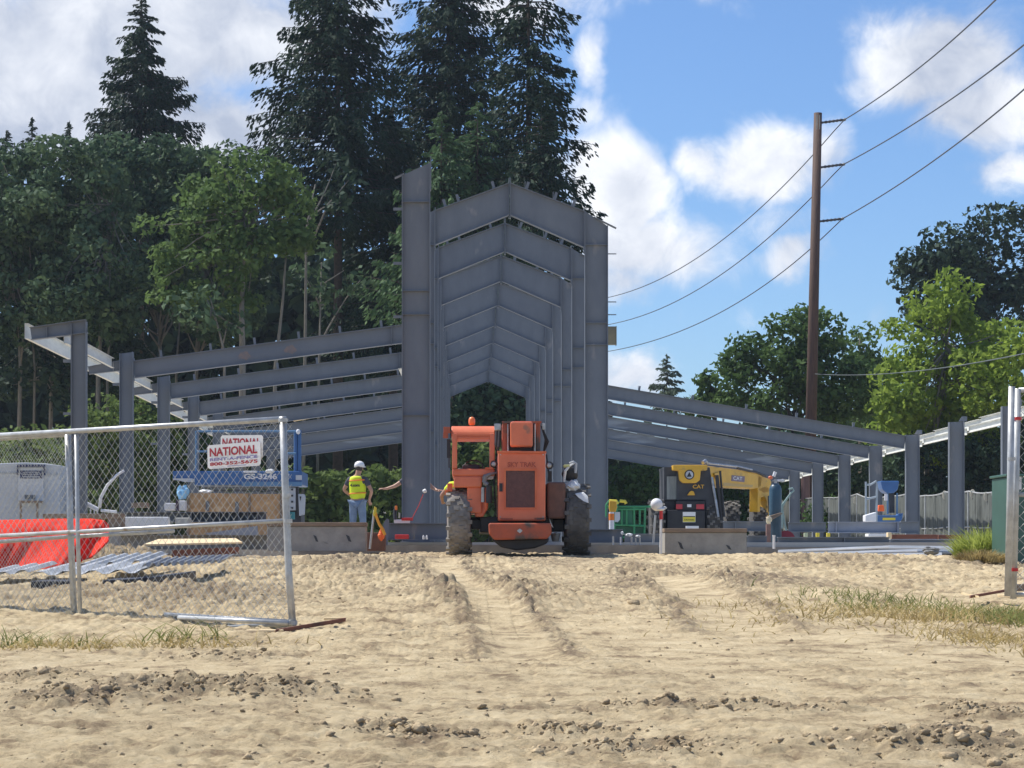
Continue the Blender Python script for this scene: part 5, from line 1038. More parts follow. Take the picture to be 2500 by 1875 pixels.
m = MB(); m.pbox(46, 95, 1222, 1227, d-.6, d-.12); m.pbox(48, 53, 1227.3, 1290, d-.55, d-.5); m.pbox(88, 93, 1227.3, 1290, d-.55, d-.5)
single('small_table', 'small brown table in front of the grey container', 'table', m, WOODT, W(70,1290,d-.4))
m = MB(); m.pprism([(175,1142),(206,1146),(206,1158),(203,1160),(203,1290),(174,1290)], 53, .5); single('grey_cabinet', 'narrow pale grey cabinet behind the gate uprights', 'cabinet', m, GTRAIL, W(190,1290,53), bevel=.02)
m = MB(); m.tube([W(243,1240,47), W(246,1215,47), W(262,1185,47), W(285,1160,47), W(303,1149,47)], [.035,.035,.033,.03,.028], 8); single('bent_conduit', 'white conduit bending up to the right behind the gate', 'conduit', m, WHITE, W(243,1240,47), smooth=True)
t = thing('white_rack', 'tilted white metal rack beside the white conduit', 'rack', W(225,1262,47)); 
m = MB(); m.cyl(W(196,1222,47), W(240,1245,47), .05, n=8); part('top_bar', m, WHITE, t)
m = MB(); m.cyl(W(246,1246,47), W(285,1250,47), .03, n=8); part('side_bar', m, WHITE, t)
for x in (203, 212, 221, 230, 238):
    m = MB(); m.cyl(W(x,1229+(x-203)*.5,47), W(x,1262,47), .014, n=6); part('rung', m, WHITE, t)
# single-man lift right
d = 60.0
t = thing('small_blue_lift', 'small blue single-person lift between the right wing columns', 'lift', (W(2180,1300,d)[0], d, ZS))
m = MB(); m.pprism([(2150,1174),(2196,1174),(2192,1196),(2182,1204),(2165,1204),(2155,1196)], d, .6); part('basket', m, BLUE, t, bevel=.03)
m = MB(); m.pbox(2171, 2184, 1200, 1252, d+.2, d+.35); part('mast', m, DGREY, t)
for x in (2167, 2190): m = MB(); m.cyl(W(x,1204,d+.1), W(x,1255,d+.1), .025, n=8); part('tube', m, LBLUE, t)
m = MB(); m.pprism([(2143,1258),(2198,1258),(2205,1252),(2203,1268),(2198,1274),(2142,1274)], d-.1, .8); bs = part('base', m, BLUE, t, bevel=.02)
m = MB(); m.pbox(2155, 2186, 1264, 1270, d-.12, d-.103); part('yellow_label', m, YSTK, bs)
m = MB(); m.pbox(2160, 2167, 1206, 1222, d-.05, d+.0); part('white_tag', m, WHITE, t)
m = MB(); m.pprism([(2144,1248),(2146,1233),(2158,1233),(2160,1248)], d-.3, .2); single('orange_box', 'bright orange box on the base of the small blue lift', 'box', m, mat('bright_orange', (.9,.15,.03), (.8,.12,.02)), W(2150,1248,d), bevel=.02)
t = thing('access_gate', 'grey tubular hoop gate standing in front of the third right wing column', 'tubular gate', W(2125,1275,d-1.5)); d2 = d - 1.5
for P in (((2116,1183),(2124,1184),(2139,1175),(2141,1182),(2140,1275)), ((2114,1176),(2114,1275)), ((2115,1219),(2139,1213))):
    m = MB(); m.tube([W(x,y,d2) for x, y in P], .028, 8); part('tube', m, mat('grey_blue_tube', (.34,.4,.44), (.28,.33,.37)) if 'grey_blue_tube' not in bpy.data.materials else bpy.data.materials['grey_blue_tube'], t)
m = MB(); m.pprism([(2113,1258),(2140,1250),(2140,1273),(2113,1274)], 57.8, .4); single('white_crate', 'white printed crate left of the small blue lift', 'crate', m, WHITE, W(2126,1274,57.8), bevel=.02)
# green cabinet at right
d = 34.0
t = thing('green_cabinet', 'tall dark green utility cabinet behind the right gate', 'utility cabinet', (W(2490,1380,d)[0], d+.6, 1.06))
m = MB(); m.pbox(2459, 2700, 1164, 1380, d, d+1.0); b = part('cabinet_body', m, DGREENP, t, bevel=.015)
m = MB(); m.pbox(2456, 2703, 1157, 1163.5, d-.04, d+1.04); part('lid', m, DGREENP, t, bevel=.01)
m = MB(); m.pbox(2463, 2471, 1211, 1243, d-.01, d-.002); part('white_sticker', m, WHITE, b)
m = MB(); m.pbox(2486, 2494, 1162, 1195, d-.01, d-.002); part('white_sticker', m, WHITE, b)
m = MB(); m.pbox(2461, 2464, 1184, 1200, d-.02, d-.002); part('hinge', m, GALVP, b)
m = MB(); m.pprism([(2473,1241),(2479,1240),(2478,1262),(2474,1260)], d-.008, .006); part('scratch', m, mat('pale_green_scuff', (.3,.38,.34), (.25,.33,.3)), b)
# ---------------------------------------------------------------- screen fence on the right
t = thing('screened_fence', 'chain fence hung with grey screen cloth along the right side', 'fence', (W(2300,1340,80)[0], 80, 1.2))
A = np.array([W(2560,0,66)[0], 66.0]); B = np.array([W(1865,0,121)[0], 121.0]); n = 17
def fz(s): return (1.25 + 1.95 + .06*math.sin(s*n*2.2) + .1*(s > .5)) + .8*s
for i in range(n+1):
    s = i/n; q = A + (B-A)*s; m = MB(); m.cyl((q[0], q[1], 1.1), (q[0], q[1], fz(s)-.01), .035, n=8); part('post', m, GALVP, t)
for i in range(n):
    s0, s1 = i/n, (i+1)/n; nn = 14; m = MB(); dv = (B-A)/np.linalg.norm(B-A); nv = np.array([-dv[1], dv[0]])
    Vg = []; rows = 6
    for a in range(nn+1):
        s = s0 + (s1-s0)*a/nn; q = A + (B-A)*s; zt = fz(s0)*(1-a/nn) + fz(s1)*a/nn - .05*math.sin(a/nn*math.pi)
        for r_ in range(rows+1):
            v = r_/rows; off = .07*math.sin(a*1.7 + i*3 + v*1.2) + .03*math.sin(a*4.1+v*3); Vg.append((q[0]+nv[0]*off*(.3+v), q[1]+nv[1]*off*(.3+v), 1.12 + (zt-1.12)*(1-v)))
    m.add(Vg, [(a*(rows+1)+r_, (a+1)*(rows+1)+r_, (a+1)*(rows+1)+r_+1, a*(rows+1)+r_+1) for a in range(nn) for r_ in range(rows)])
    sc = part('screen_cloth', m, MESHG, t)
    for fr in (1.0, .45):
        m = MB(); m.tube([(A[0]+(B[0]-A[0])*(s0+(s1-s0)*u), A[1]+(B[1]-A[1])*(s0+(s1-s0)*u)-.06, 1.12 + (fz(s0)*(1-u)+fz(s1)*u - .05*math.sin(u*math.pi) - 1.12)*fr) for u in np.linspace(0,1,8)], .028, 6); part('rail', m, GALVP, sc)
for i, (x, y, dd, lb) in enumerate(((2303,1209,74.5,'cream oval tag on the screen fence left of the outer wing column'),(2371,1206,72.5,'cream oval tag just right of the outer wing column'),(2405,1213,71.5,'cream oval tag nearest the green cabinet'),(2086,1222,88,'cream tag on the screen fence beside the blue lift'))):
    # place the tag on the cloth
    u = (x-PX)/F; s = (u*A[1]-A[0])/((B[0]-A[0]) - u*(B[1]-A[1])); q = A + (B-A)*s; c = np.array([q[0], q[1]-.22, CZ+(PY-y)*q[1]/F])
    m = MB(); m.lathe(c, (0,1,0), [(0,.09),(.02,.09)], 14); V = m.v[0]; V[:,2] = c[2] + (V[:,2]-c[2])*1.8; single('fence_tag', lb, 'tag', m, mat('cream_tag', (.75,.70,.58), (.7,.65,.5)) if 'cream_tag' not in bpy.data.materials else bpy.data.materials['cream_tag'], c, 'oval tags on the screen fence')
# ---------------------------------------------------------------- red barrier cloth, sheets on the dirt
top = [(-260,1275),(-80,1271),(60,1268),(150,1266),(225,1266),(255,1270),(266,1282)]; bot = [(-260,1408),(-80,1404),(0,1401),(95,1392),(170,1380),(225,1358),(266,1318)]
m = MB(); nn, mm_ = 48, 14; Vg = []
for a in range(nn+1):
    u = a/nn*6; i = min(int(u), 5); f = u-i; tp = np.array(top[i])*(1-f)+np.array(top[i+1])*f; bt_ = np.array(bot[i])*(1-f)+np.array(bot[i+1])*f
    for b_ in range(mm_+1):
        v = b_/mm_; p = tp*(1-v)+bt_*v; dd = 32.5 - 1.2*v + .25*math.sin(a*.33+v*2)*v + .05*math.sin(a*1.9+v*5)*(.3+v) + .03*math.sin(a*.9-v*9) + (.25 if v < .12 else 0) + .8*(a/nn)**3; Vg.append(W(p[0], p[1], dd))
m.add(Vg, [(a*(mm_+1)+b_, (a+1)*(mm_+1)+b_, (a+1)*(mm_+1)+b_+1, a*(mm_+1)+b_+1)[::-1] for a in range(nn) for b_ in range(mm_)])
o = single('barrier_cloth', 'bright red cloth barrier sheet curving down at its right end behind the gate', 'barrier', m, RED, W(60,1400,32), smooth=True)
sd = o.modifiers.new('thickness', 'SOLIDIFY'); sd.thickness = .02
m = MB(); m.cyl(W(62,1275,32.1), W(61,1396,31.0), .006, n=6); single('seam_rope', 'thin dark cord hanging down the red barrier sheet', 'cord', m, mat('dark_cord', (.2,.03,.03), (.18,.02,.02)), W(62,1396,31))
def corrugated(label, P, Q, w, seed, mt, h=.05, pitch=.16, tilt=0.0):
    """ribbed sheet; front edge from P to Q (world), going back by w"""
    P = np.array(P); Q = np.array(Q); L_ = np.linalg.norm(Q-P); n = int(L_/pitch*4); m = MB(); Vg = []
    for a in range(n+1):
        p = P + (Q-P)*a/n; zz = h*(1 if a % 4 in (1, 2) else 0)
        for b_ in (0, 1): Vg.append(p + (.0, w*b_, zz + tilt*b_))
    m.add(Vg, [(2*a, 2*a+2, 2*a+3, 2*a+1) for a in range(n)])
    o = single('roofing_sheet', label, 'roofing sheet', m, mt, P, 'ribbed metal sheets lying on the dirt'); s = o.modifiers.new('thickness', 'SOLIDIFY'); s.thickness = .004; return o
SHW = mat('white_coated_sheet', (.56,.57,.57), (.36,.37,.38), rough=.4, scale=3); SHG = mat('grey_coated_sheet', (.26,.28,.31), (.18,.2,.23), rough=.4, scale=3)
def gp(px, py, dz=0.0):
    d = d_of(py); p = W(px, py, d); p[2] += dz; return p
g1 = gp(70,1440,.17); g2 = gp(345,1432,.17)
corrugated('white ribbed sheet stack end on the dirt behind the gate uprights', g1, g2, 2.4, 1, SHW, .045, .34, .10)
corrugated('white ribbed sheet lying in front of the red barrier', gp(190,1422,.20), gp(352,1410,.2), 2.4, 2, SHW, .04, .3, .12)
corrugated('blue-grey ribbed sheet right of the white sheets', gp(345,1428,.22), gp(545,1402,.16), 1.5, 3, SHG, .045, .3, .08)
corrugated('white ribbed sheet at the left edge of the picture', gp(-60,1430,.10), gp(70,1424,.14), 2.0, 4, SHW, .04, .3, .10)
m = MB()
for a, b in (((75,1446),(170,1446)), ((250,1444),(330,1440)), ((360,1436),(450,1424))):
    p, q = gp(*a), gp(*b); m.prism([p - (0,0,.03), q - (0,0,.03), q + (0,0,.13), p + (0,0,.13)], (0,1.2,.02))
single('timber_bearers', 'dark timber bearers under the ribbed sheets', 'timber', m, BLACK, gp(200,1446), bevel=.01)
m = MB(); p, q = gp(350,1352,.14), gp(592,1346,.14); m.prism([p, q, q + (-.25, 1.2, .08), p + (.1, 1.2, .10)], (0,0,.03)); single('plywood_sheet', 'pale plywood sheet lying on the dirt below the beam stack', 'plywood', m, PLY, p)
m = MB(); p, q = gp(420,1360), gp(575,1352); m.prism([p, q, q + (0,.6,0), p + (0,.6,0)], (0,0,.12)); single('timber_bearer', 'dark bearer under the plywood sheet', 'timber', m, RUSTW, p)
# boards near the gate foot
def board(label, a, b, th, w, mt, name='timber_board', g='boards on the ground by the gates'):
    p, q = gp(*a), gp(*b); m = MB(); p = p + (0,0,.02); q = q + (0,0,.03); m.prism([p, q, q + (0,w,0), p + (0,w,0)], (0,0,th)); return single(name, label, 'board', m, mt, p, g, bevel=.004)
board('red-brown board lying slanted right of the gate post', (672,1553), (843,1526), .035, .10, RUSTW)
board('pale thin board beside the red-brown board', (600,1550), (690,1552), .02, .12, PLY)
board('short pale splinter beyond the red-brown board', (790,1519), (845,1520), .02, .06, PLY)
board('brown branch-like board left of the right gate', (2370,1465), (2455,1452), .03, .06, RUSTW)
board('straw-coloured board left of the right gate foot', (2350,1455), (2390,1466), .02, .06, PLY)
board('pale board under the right gate', (2440,1462), (2560,1470), .03, .10, PLY)
board('grey-brown timber behind the right gate', (2475,1448), (2600,1445), .08, .12, WOODT)
# ---------------------------------------------------------------- chain link gates
def chain(mb, p0, p1, z0, z1, s=.062, r=.0021, bow=0.0):
    """diamond mesh in the vertical plane through p0-p1 (xy)"""
    p0 = np.array(p0, float); p1 = np.array(p1, float); L_ = np.linalg.norm(p1-p0); H = z1(0) - z0(0); st = s*math.sqrt(2); Vs = []; 
    for sg in (1, -1):
        u = -H if sg > 0 else 0
        while u < L_ + (0 if sg > 0 else H):
            a, b = u, u + sg*H; za, zb = 0.0, 1.0
            ts = [0, 1]
            lo, hi = (a, b)
            t0 = 0 if 0 <= a <= L_ else ((0-a)/(b-a) if a < 0 else (L_-a)/(b-a)); t1 = 1 if 0 <= b <= L_ else ((L_-a)/(b-a) if b > L_ else (0-a)/(b-a))
            if t1 > t0:
                q = []
                for t in (t0, t1):
                    uu = a + (b-a)*t; xy = p0 + (p1-p0)*uu/L_; zz = z0(uu/L_) + (z1(uu/L_) - z0(uu/L_))*t; q.append((xy[0], xy[1] + sg*.002, zz))
                mb.tube(q, r, 4, caps=False)
            u += st
A2 = np.array([-1.60, 19.3]); dirG = np.array([-1.0, .78]); 
def gxy(px):                                        # point of the gate line at pixel px
    u = (px - PX)/F; t = (u*A2[1] - A2[0])/(dirG[0] - u*dirG[1]); return A2 + dirG*t
def gW(px, py): q = gxy(px); return np.array([q[0], q[1], CZ + (PY - py)*q[1]/F])
GC = 'galvanised chain-link site gates'
t = thing('chain_link_gate', 'chain-link gate panel at the left carrying the two red and white signs', 'gate', gW(715, 1540), GC)
def gline(x, y0, x0, y1, x1): return y0 + (y1-y0)*(x-x0)/(x1-x0)
topy = lambda x: gline(x, 1063, 0, 1023, 690); midy = lambda x: gline(x, 1308, 0, 1271, 695); boty = lambda x: gline(x, 1560, 0, 1524, 712)
for nm, P, r_ in (('end_post', [(690,1017),(697,1200),(705,1400),(716,1541)], .032), ('top_rail', [(-90,topy(-90)),(690,topy(690))], .025), ('mid_rail', [(-90,midy(-90)),(698,midy(698))], .019), ('bottom_rail', [(-90,boty(-90)),(712,boty(712))], .021), ('brace_post', [(186,1060),(190,1300),(197,1545)], .020)):
    m = MB(); m.tube([gW(*q) for q in P], r_, 12); part(nm, m, GALVP, t, smooth=True)
for y in (1210, 1272, 1026, 1520):
    m = MB(); c = gW(gline(y, 690, 1017, 716, 1541), y); m.cyl(c - (0,0,.018), c + (0,0,.018), .040, n=12); part('clamp', m, GALVP, t)
m = MB(); q0 = gxy(712); q1 = gxy(-90)
chain(m, q0, q1, lambda u: CZ + (PY - boty(712 - 802*u))*(q0[1]+(q1[1]-q0[1])*u)/F, lambda u: CZ + (PY - topy(690 - 780*u))*(q0[1]+(q1[1]-q0[1])*u)/F)
part('chain_link_mesh', m, WIRE, t)
t = thing('chain_link_gate', 'second chain-link panel overlapping behind the first at the far left', 'gate', gW(180, 1540) + (0,.12,0), GC)
off = np.array([0, .11, 0])
for nm, P, r_ in (('end_post', [(160,1060),(167,1290),(178,1545)], .031), ('mid_rail', [(-90,gline(-90,1322,0,1310,165)),(165,1310),(420,1296)], .019), ('top_rail', [(-90,topy(-90)+6),(160,topy(160)+6)], .022), ('bottom_rail', [(-90,1572),(176,1560)], .021)):
    m = MB(); m.tube([gW(*q)+off for q in P], r_, 12); part(nm, m, GALVP, t, smooth=True)
m = MB(); q0 = gxy(170) + (0,.11); q1 = gxy(-90) + (0,.11)
chain(m, q0, q1, lambda u: CZ + (PY - boty(170 - 260*u) - 6)*(q0[1]+(q1[1]-q0[1])*u)/F, lambda u: CZ + (PY - topy(170 - 260*u) - 6)*(q0[1]+(q1[1]-q0[1])*u)/F)
part('chain_link_mesh', m, WIRE, t)
for i, (a, b, da, lb) in enumerate(((400,712,.10,'galvanised pipe lying along the gate foot, nearer one'),(440,705,.30,'galvanised pipe lying along the gate foot, farther one'))):
    m = MB(); p = gW(a, 1556); q = gW(b, 1540); p[1] -= da - .2; q[1] -= da - .2; p[2] = gz(p[0], p[1]) + .05; q[2] = gz(q[0], q[1]) + .05; m.cyl(p, q, .022, n=10); single('loose_pipe', lb, 'pipe', m, GALVP, p, 'loose pipes at the gate foot', smooth=True)
# signs on the gate
ux = np.array([-dirG[0], -dirG[1], 0]); ux /= np.linalg.norm(ux); nv = np.cross(ux, (0,0,1)); nv = nv if nv[1] < 0 else -nv
def sign(label, px0, px1, py0, py1, off, roll, full):
    c = (gW(px0, py0) + gW(px1, py1))/2 + nv*off; w = np.linalg.norm(gW(px1, py0)[:2] - gW(px0, py0)[:2]); h = (py1-py0)*c[1]/F
    a = math.radians(roll); X = ux*math.cos(a) + np.array([0,0,1])*math.sin(a); Z = np.array([0,0,1])*math.cos(a) - ux*math.sin(a)
    t = thing('fence_sign', label, 'sign', c - Z*h/2, 'rental signs wired to the gate'); m = MB(); ch = .08
    pts = [(-.5+ch*.5,-.5),(.5-ch*.5,-.5),(.5,-.5+ch),(.5,.5-ch),(.5-ch*.5,.5),(-.5+ch*.5,.5),(-.5,.5-ch),(-.5,-.5+ch)]
    m.prism([c + X*u*w + Z*v*h for u, v in pts], -nv*.004); pl = part('sign_plate', m, SIGNW, t)
    for (s, v, ww, hh, mm, nm) in (('NATIONAL', .19, .90, .36, SIGNR, 'headline'), ('RENT-A-FENCE', -.12, .90, .13, SIGNB, 'second_line'), ('800-352-5675', -.305, .90, .15, SIGNR, 'phone_number')):
        m = MB(); text_into(m, s, c + Z*v*h, w*ww, h*hh, axis_x=X, axis_z=Z, depth=.0045, n=nv, bold=.03); part(nm, m, mm, pl)
    m = MB(); m.prism([c + X*u*w + Z*v*h + nv*.003 for u, v in ((-.12,-.44),(.24,-.44),(.24,-.42),(-.12,-.42))], nv*.001); part('fine_print', m, SIGNB, pl)
sign('front red and white sign with large lettering on the gate', 517, 646, 1083, 1142, .055, 1.6, True)
sign('rear red and white sign half covered by the front one', 545, 648, 1063, 1120, .035, -1.5, False)
# right gate
t = thing('chain_link_gate', 'chain-link gate with two upright posts at the right edge', 'gate', W(2470, 1458, 19.6), GC); d = 19.6
P0 = W(2478, 1456, d)
for nm, P, r_, dd in (('end_post', [(2470,944),(2466,1200),(2460,1456)], .030, 0), ('gate_post', [(2485,949),(2480,1200),(2474,1462)], .030, .12), ('top_rail', [(2487,953),(2800,945)], .024, .12), ('mid_rail', [(2481,1208),(2800,1204)], .020, .12), ('bottom_rail', [(2476,1452),(2800,1450)], .020, .12)):
    m = MB(); m.tube([W(x, y, d + dd) for x, y in P], r_, 12); part(nm, m, GALVP, t, smooth=True)
m = MB(); q0 = W(2480,0,d+.12)[:2]; q1 = W(2800,0,d+.12)[:2]; chain(m, q0, q1, lambda u: W(0,1452,d+.12)[2], lambda u: W(0,953,d+.12)[2], s=.075, r=.0026); part('chain_link_mesh', m, WIRE, t)
for (x, y) in ((2469,1120),(2484,1022),(2476,1391)):
    m = MB(); c = W(x, y, d + (.12 if x > 2475 else 0)); m.cyl(c - (0,0,.014), c + (0,0,.014), .038, n=12); part('clamp', m, REDP if y != 1120 else GALVP, t)
# ---------------------------------------------------------------- toolboxes, flagged stake
t = thing('tool_case', 'white and red tool case lying on the beam at the tower foot', 'tool case', W(985, 1277, 45)); m = MB(); m.pbox(962, 1001, 1268, 1277, 45, 45.2); part('case_shell', m, WHITE, t, bevel=.01)
m = MB(); m.pbox(980, 1008, 1264, 1271, 44.98, 45.15); part('red_tool', m, REDP, t, bevel=.01); m = MB(); m.tube([W(964,1268,45), W(964,1250,45.05), W(967,1236,45.05)], [.035,.04,.03], 8); part('grip', m, BLACK, t); m = MB(); m.pbox(964, 970, 1235, 1245, 45, 45.05); part('orange_tip', m, VORANGE, t, bevel=.01)
m = MB(); m.pbox(964, 998, 1305, 1316, 44.5, 44.8); single('red_toolbox', 'low red toolbox on the slab edge below the grey beam', 'toolbox', m, REDP, W(981,1316,44.6), bevel=.015)
m = MB(); m.pprism([(1007,1315),(1011,1296),(1014,1315)], 44.6, .08); single('grey_wedge', 'small grey upright wedge right of the red toolbox', 'wedge', m, GREYM, W(1010,1315,44.6))
for i, x in enumerate((1034, 1042)):
    single('white_bottle', ['left one of two small cream bottles on the slab edge', 'right one of two small cream bottles on the slab edge'][i], 'bottle', MB().lathe(W(x,1317,44.6), (0,0,1), [(0,.02),(.01,.024),(.06,.022),(.08,.012),(.09,.012)], 10), WHITE_S, W(x,1317,44.6), 'small bottles on the slab edge')
t = thing('flagged_stake', 'leaning grey stake with yellow and orange tape beside the left block', 'stake', W(904, 1338, 41.2)); m = MB(); m.cyl(W(903,1340,41.2), W(914,1245,41.2), .021, n=8); part('stake', m, GALVP, t)
m = MB(); m.pprism([(910,1256),(914,1236),(920,1240),(918,1254),(913,1262)], 41.1, .05); part('yellow_flag', m, YSTK, t, bevel=.01)
m = MB(); m.tube([W(917,1250,41.2), W(919,1262,41.2), W(926,1280,41.2), W(934,1292,41.2), W(940,1306,41.2)], [.02,.03,.03,.035,.03], 6); part('tape', m, mat('orange_yellow_tape', (.8,.45,.05), (.75,.3,.04), scale=9), t)
single('orange_bag', 'bright orange crumpled bag right of the flagged stake', 'bag', crumple(W(931,1306,41.4), (.065,.06,.10), 61, 14, 12, .22), mat('orange_plastic', (.9,.14,.05), (.85,.2,.04)), W(931,1320,41.4))
m = MB(); m.pbox(896, 940, 1300, 1345, 43, 43.6); single('rusty_steel_stub', 'dark brown steel stub between the left block and the slab', 'steel stub', m, RUSTB, W(915,1345,43), bevel=.01)
m = MB(); m.pprism([(934,1335),(936,1278),(944,1266),(950,1268),(946,1335)], 45.0, .1); single('beam_end_plate', 'grey rounded end plate left of the beam at the tower foot', 'steel plate', m, STEEL, W(940,1335,45))
m = MB(); m.cyl(W(560,1255,118), W(975,1252,118), .05, n=8); m.cyl(W(560,1300,118), W(560,1255,118), .05); m.cyl(W(975,1300,118), W(975,1252,118), .05); single('far_rail', 'pale horizontal rail far behind the worker', 'rail', m, GALV, (W(760,1300,118)[0], 118, 1.2))
m = MB(); m.tube([W(1033,1207,44.2), W(1022,1235,44.6), W(1006,1266,45)], .008, 5); single('red_strap', 'thin red strap running from the glove down to the tool case', 'strap', m, REDP, W(1006,1266,45))
# ---------------------------------------------------------------- people
def skin_mesh(name, joints, bones, sub=2):
    names = list(joints); me = bpy.data.meshes.new(name); me.from_pydata([joints[n][0] for n in names], [(names.index(a), names.index(b)) for a, b in bones], [])
    o = bpy.data.objects.new(name, me); COL.objects.link(o); o.modifiers.new('skin', 'SKIN'); sv = me.skin_vertices[0].data
    for i, n in enumerate(names):
        r = joints[n][1]; sv[i].radius = (r, r) if np.isscalar(r) else r
    sv[0].use_root = True; s = o.modifiers.new('sub', 'SUBSURF'); s.levels = sub; s.render_levels = sub
    dg = bpy.context.evaluated_depsgraph_get(); out = bpy.data.meshes.new_from_object(o.evaluated_get(dg)); bpy.data.objects.remove(o)
    out.shade_smooth(); return out
def shift(m, org):
    V = np.empty(len(m.vertices)*3); m.vertices.foreach_get('co', V); V = V.reshape(-1,3) - np.array(org); m.vertices.foreach_set('co', V.ravel()); m.update(); return m
def hand(J, B, tag_, wrist, dirv, palm_n, sc=1.0):
    """palm + five bent fingers as skeleton chains joined to the wrist"""
    w = np.array(wrist, float); u = np.array(dirv, float); u /= np.linalg.norm(u); n = np.array(palm_n, float); n = n - u*np.dot(n, u); n /= np.linalg.norm(n); s = np.cross(u, n)
    pm = w + u*.05*sc; J[tag_+'palm'] = (tuple(pm), (.030*sc, .018*sc)); B.append((tag_+'wrist', tag_+'palm'))
    for i, (o, L_) in enumerate(((-.030,.065),(-.010,.078),(.011,.074),(.031,.060))):
        k0 = w + u*.085*sc + s*o*sc; k1 = k0 + u*L_*.5*sc + n*.006; k2 = k0 + u*L_*.85*sc + n*.028*sc
        for j, (q, r) in enumerate(((k0,.011),(k1,.0095),(k2,.008))): J[f'{tag_}f{i}{j}'] = (tuple(q), r*sc)
        B += [(tag_+'palm', f'{tag_}f{i}0'), (f'{tag_}f{i}0', f'{tag_}f{i}1'), (f'{tag_}f{i}1', f'{tag_}f{i}2')]
    t0 = w + u*.03*sc - s*.034*sc + n*.006; t1 = t0 + (u*.035 - s*.018 + n*.012)*sc; J[tag_+'t0'] = (tuple(t0), .012*sc); J[tag_+'t1'] = (tuple(t1), .009*sc); B += [(tag_+'palm', tag_+'t0'), (tag_+'t0', tag_+'t1')]
def person(label, foot, H, yaw, pose, vest=True, helmet=True, back_text=None, shirt=SHIRT, helmet_mat=WHITE):
    """standing figure; local frame: +y is the way the person faces. pose: dict of arm joints"""
    foot = np.array(foot, float); c, s = math.cos(yaw), math.sin(yaw); k = H/1.80
    def G(x, y, z): return (foot[0] + (x*c - y*s)*k, foot[1] + (x*s + y*c)*k, foot[2] + z*k)
    T = thing('person', label, 'person', foot); J = {}; B = []
    def add(n, x, y, z, r, p=None):
        J[n] = (G(x, y, z), (r*k if np.isscalar(r) else (r[0]*k, r[1]*k)));  
        if p: B.append((p, n))
    add('pelvis', 0, 0, .98, (.150,.110)); add('waist', 0, .0, 1.12, (.140,.105), 'pelvis'); add('chest', 0, 0, 1.32, (.165,.115), 'waist'); add('upper', 0, -.01, 1.43, (.150,.10), 'chest'); add('neck', 0, 0, 1.52, .058, 'upper'); hx, hy = pose.get('head', (.0, .03))
    add('skull0', hx*.5, hy*.6, 1.60, (.068,.078), 'neck'); add('skull1', hx, hy, 1.70, (.076,.092), 'skull0')
    for sd, sg in (('l', -1), ('r', 1)):
        sp = pose.get('stance', .10); add(sd+'hip', sg*.09, 0, .90, .098, 'pelvis'); add(sd+'knee', sg*(sp), .03, .50, .062, sd+'hip'); add(sd+'ank', sg*(sp+.01), -.02, .09, .042, sd+'knee'); add(sd+'toe', sg*(sp+.03), .14, .035, .04, sd+'ank')
        add(sd+'sh', sg*.185, 0, 1.43, .064, 'upper'); e = pose[sd+'elbow']; w = pose[sd+'wrist']
        add(sd+'elb', *e, .044, sd+'sh'); add(sd+'wrist', *w, .028, sd+'elb')
        u = np.array(G(*w)) - np.array(G(*e)); u /= np.linalg.norm(u); hd_ = pose.get(sd+'hand', None); dv = np.array(G(*hd_)) - np.array(G(0,0,0)) if hd_ is not None else u
        hand(J, B, sd, G(*w), dv, (0.2, .2, -1) if abs(dv[2]) < .6 else (0, 1, .2), k)
    body = shift(skin_mesh('body', J, B), foot); bo = part('body', body, SKIN, T)
    # face
    m = MB(); fr = lambda x, y, z: np.array(G(hx + x, hy + y, z))
    m.ball(fr(0,.095,1.675), .014*k, 8, 6); m.ball(fr(-.03,.082,1.70), .010*k, 8, 6); m.ball(fr(.03,.082,1.70), .010*k, 8, 6); m.obox(fr(0,.083,1.64), (.045*k,.01,.008)); m.ball(fr(-.076,.0,1.675), (.012,.02,.032), 8, 6); m.ball(fr(.076,.0,1.675), (.012,.02,.032), 8, 6)
    part('face', m, SKIN, bo, smooth=True)
    m = MB(); m.ball(fr(0,-.022,1.69), (.080*k,.090*k,.085*k), 14, 10); part('hair', m, mat('dark_brown_hair', (.05,.035,.025), (.03,.02,.015)) if 'dark_brown_hair' not in bpy.data.materials else bpy.data.materials['dark_brown_hair'], T, smooth=True)
    # clothes
    g = 1.13; JJ = {n: J[n] for n in ('pelvis','lhip','lknee','lank','rhip','rknee','rank')}; JJ = {n: (p, (r*g+.008 if np.isscalar(r) else (r[0]*g, r[1]*g))) for n, (p, r) in JJ.items()}
    JJ['lank'] = (JJ['lank'][0], .072*k); JJ['rank'] = (JJ['rank'][0], .072*k); JJ['lknee'] = (JJ['lknee'][0], .080*k); JJ['rknee'] = (JJ['rknee'][0], .080*k)
    part('trousers', shift(skin_mesh('trousers', JJ, [('pelvis','lhip'),('lhip','lknee'),('lknee','lank'),('pelvis','rhip'),('rhip','rknee'),('rknee','rank')]), foot), JEANS, T)
    JS = {'waist': (G(0,0,1.04), (.152*k,.118*k)), 'chest': (G(0,0,1.30), (.172*k,.125*k)), 'upper': (G(0,-.01,1.43), (.158*k,.11*k)), 'nk': (G(0,0,1.50), .07*k)}; BS = [('waist','chest'),('chest','upper'),('upper','nk')]
    for sd in 'lr':
        a = np.array(J[sd+'sh'][0]); b = np.array(J[sd+'elb'][0]); JS[sd+'s'] = (tuple(a), .078*k); JS[sd+'e'] = (tuple(a + (b-a)*.62), .066*k); BS += [('upper', sd+'s'), (sd+'s', sd+'e')]
    part('shirt', shift(skin_mesh('shirt', JS, BS), foot), shirt, T)
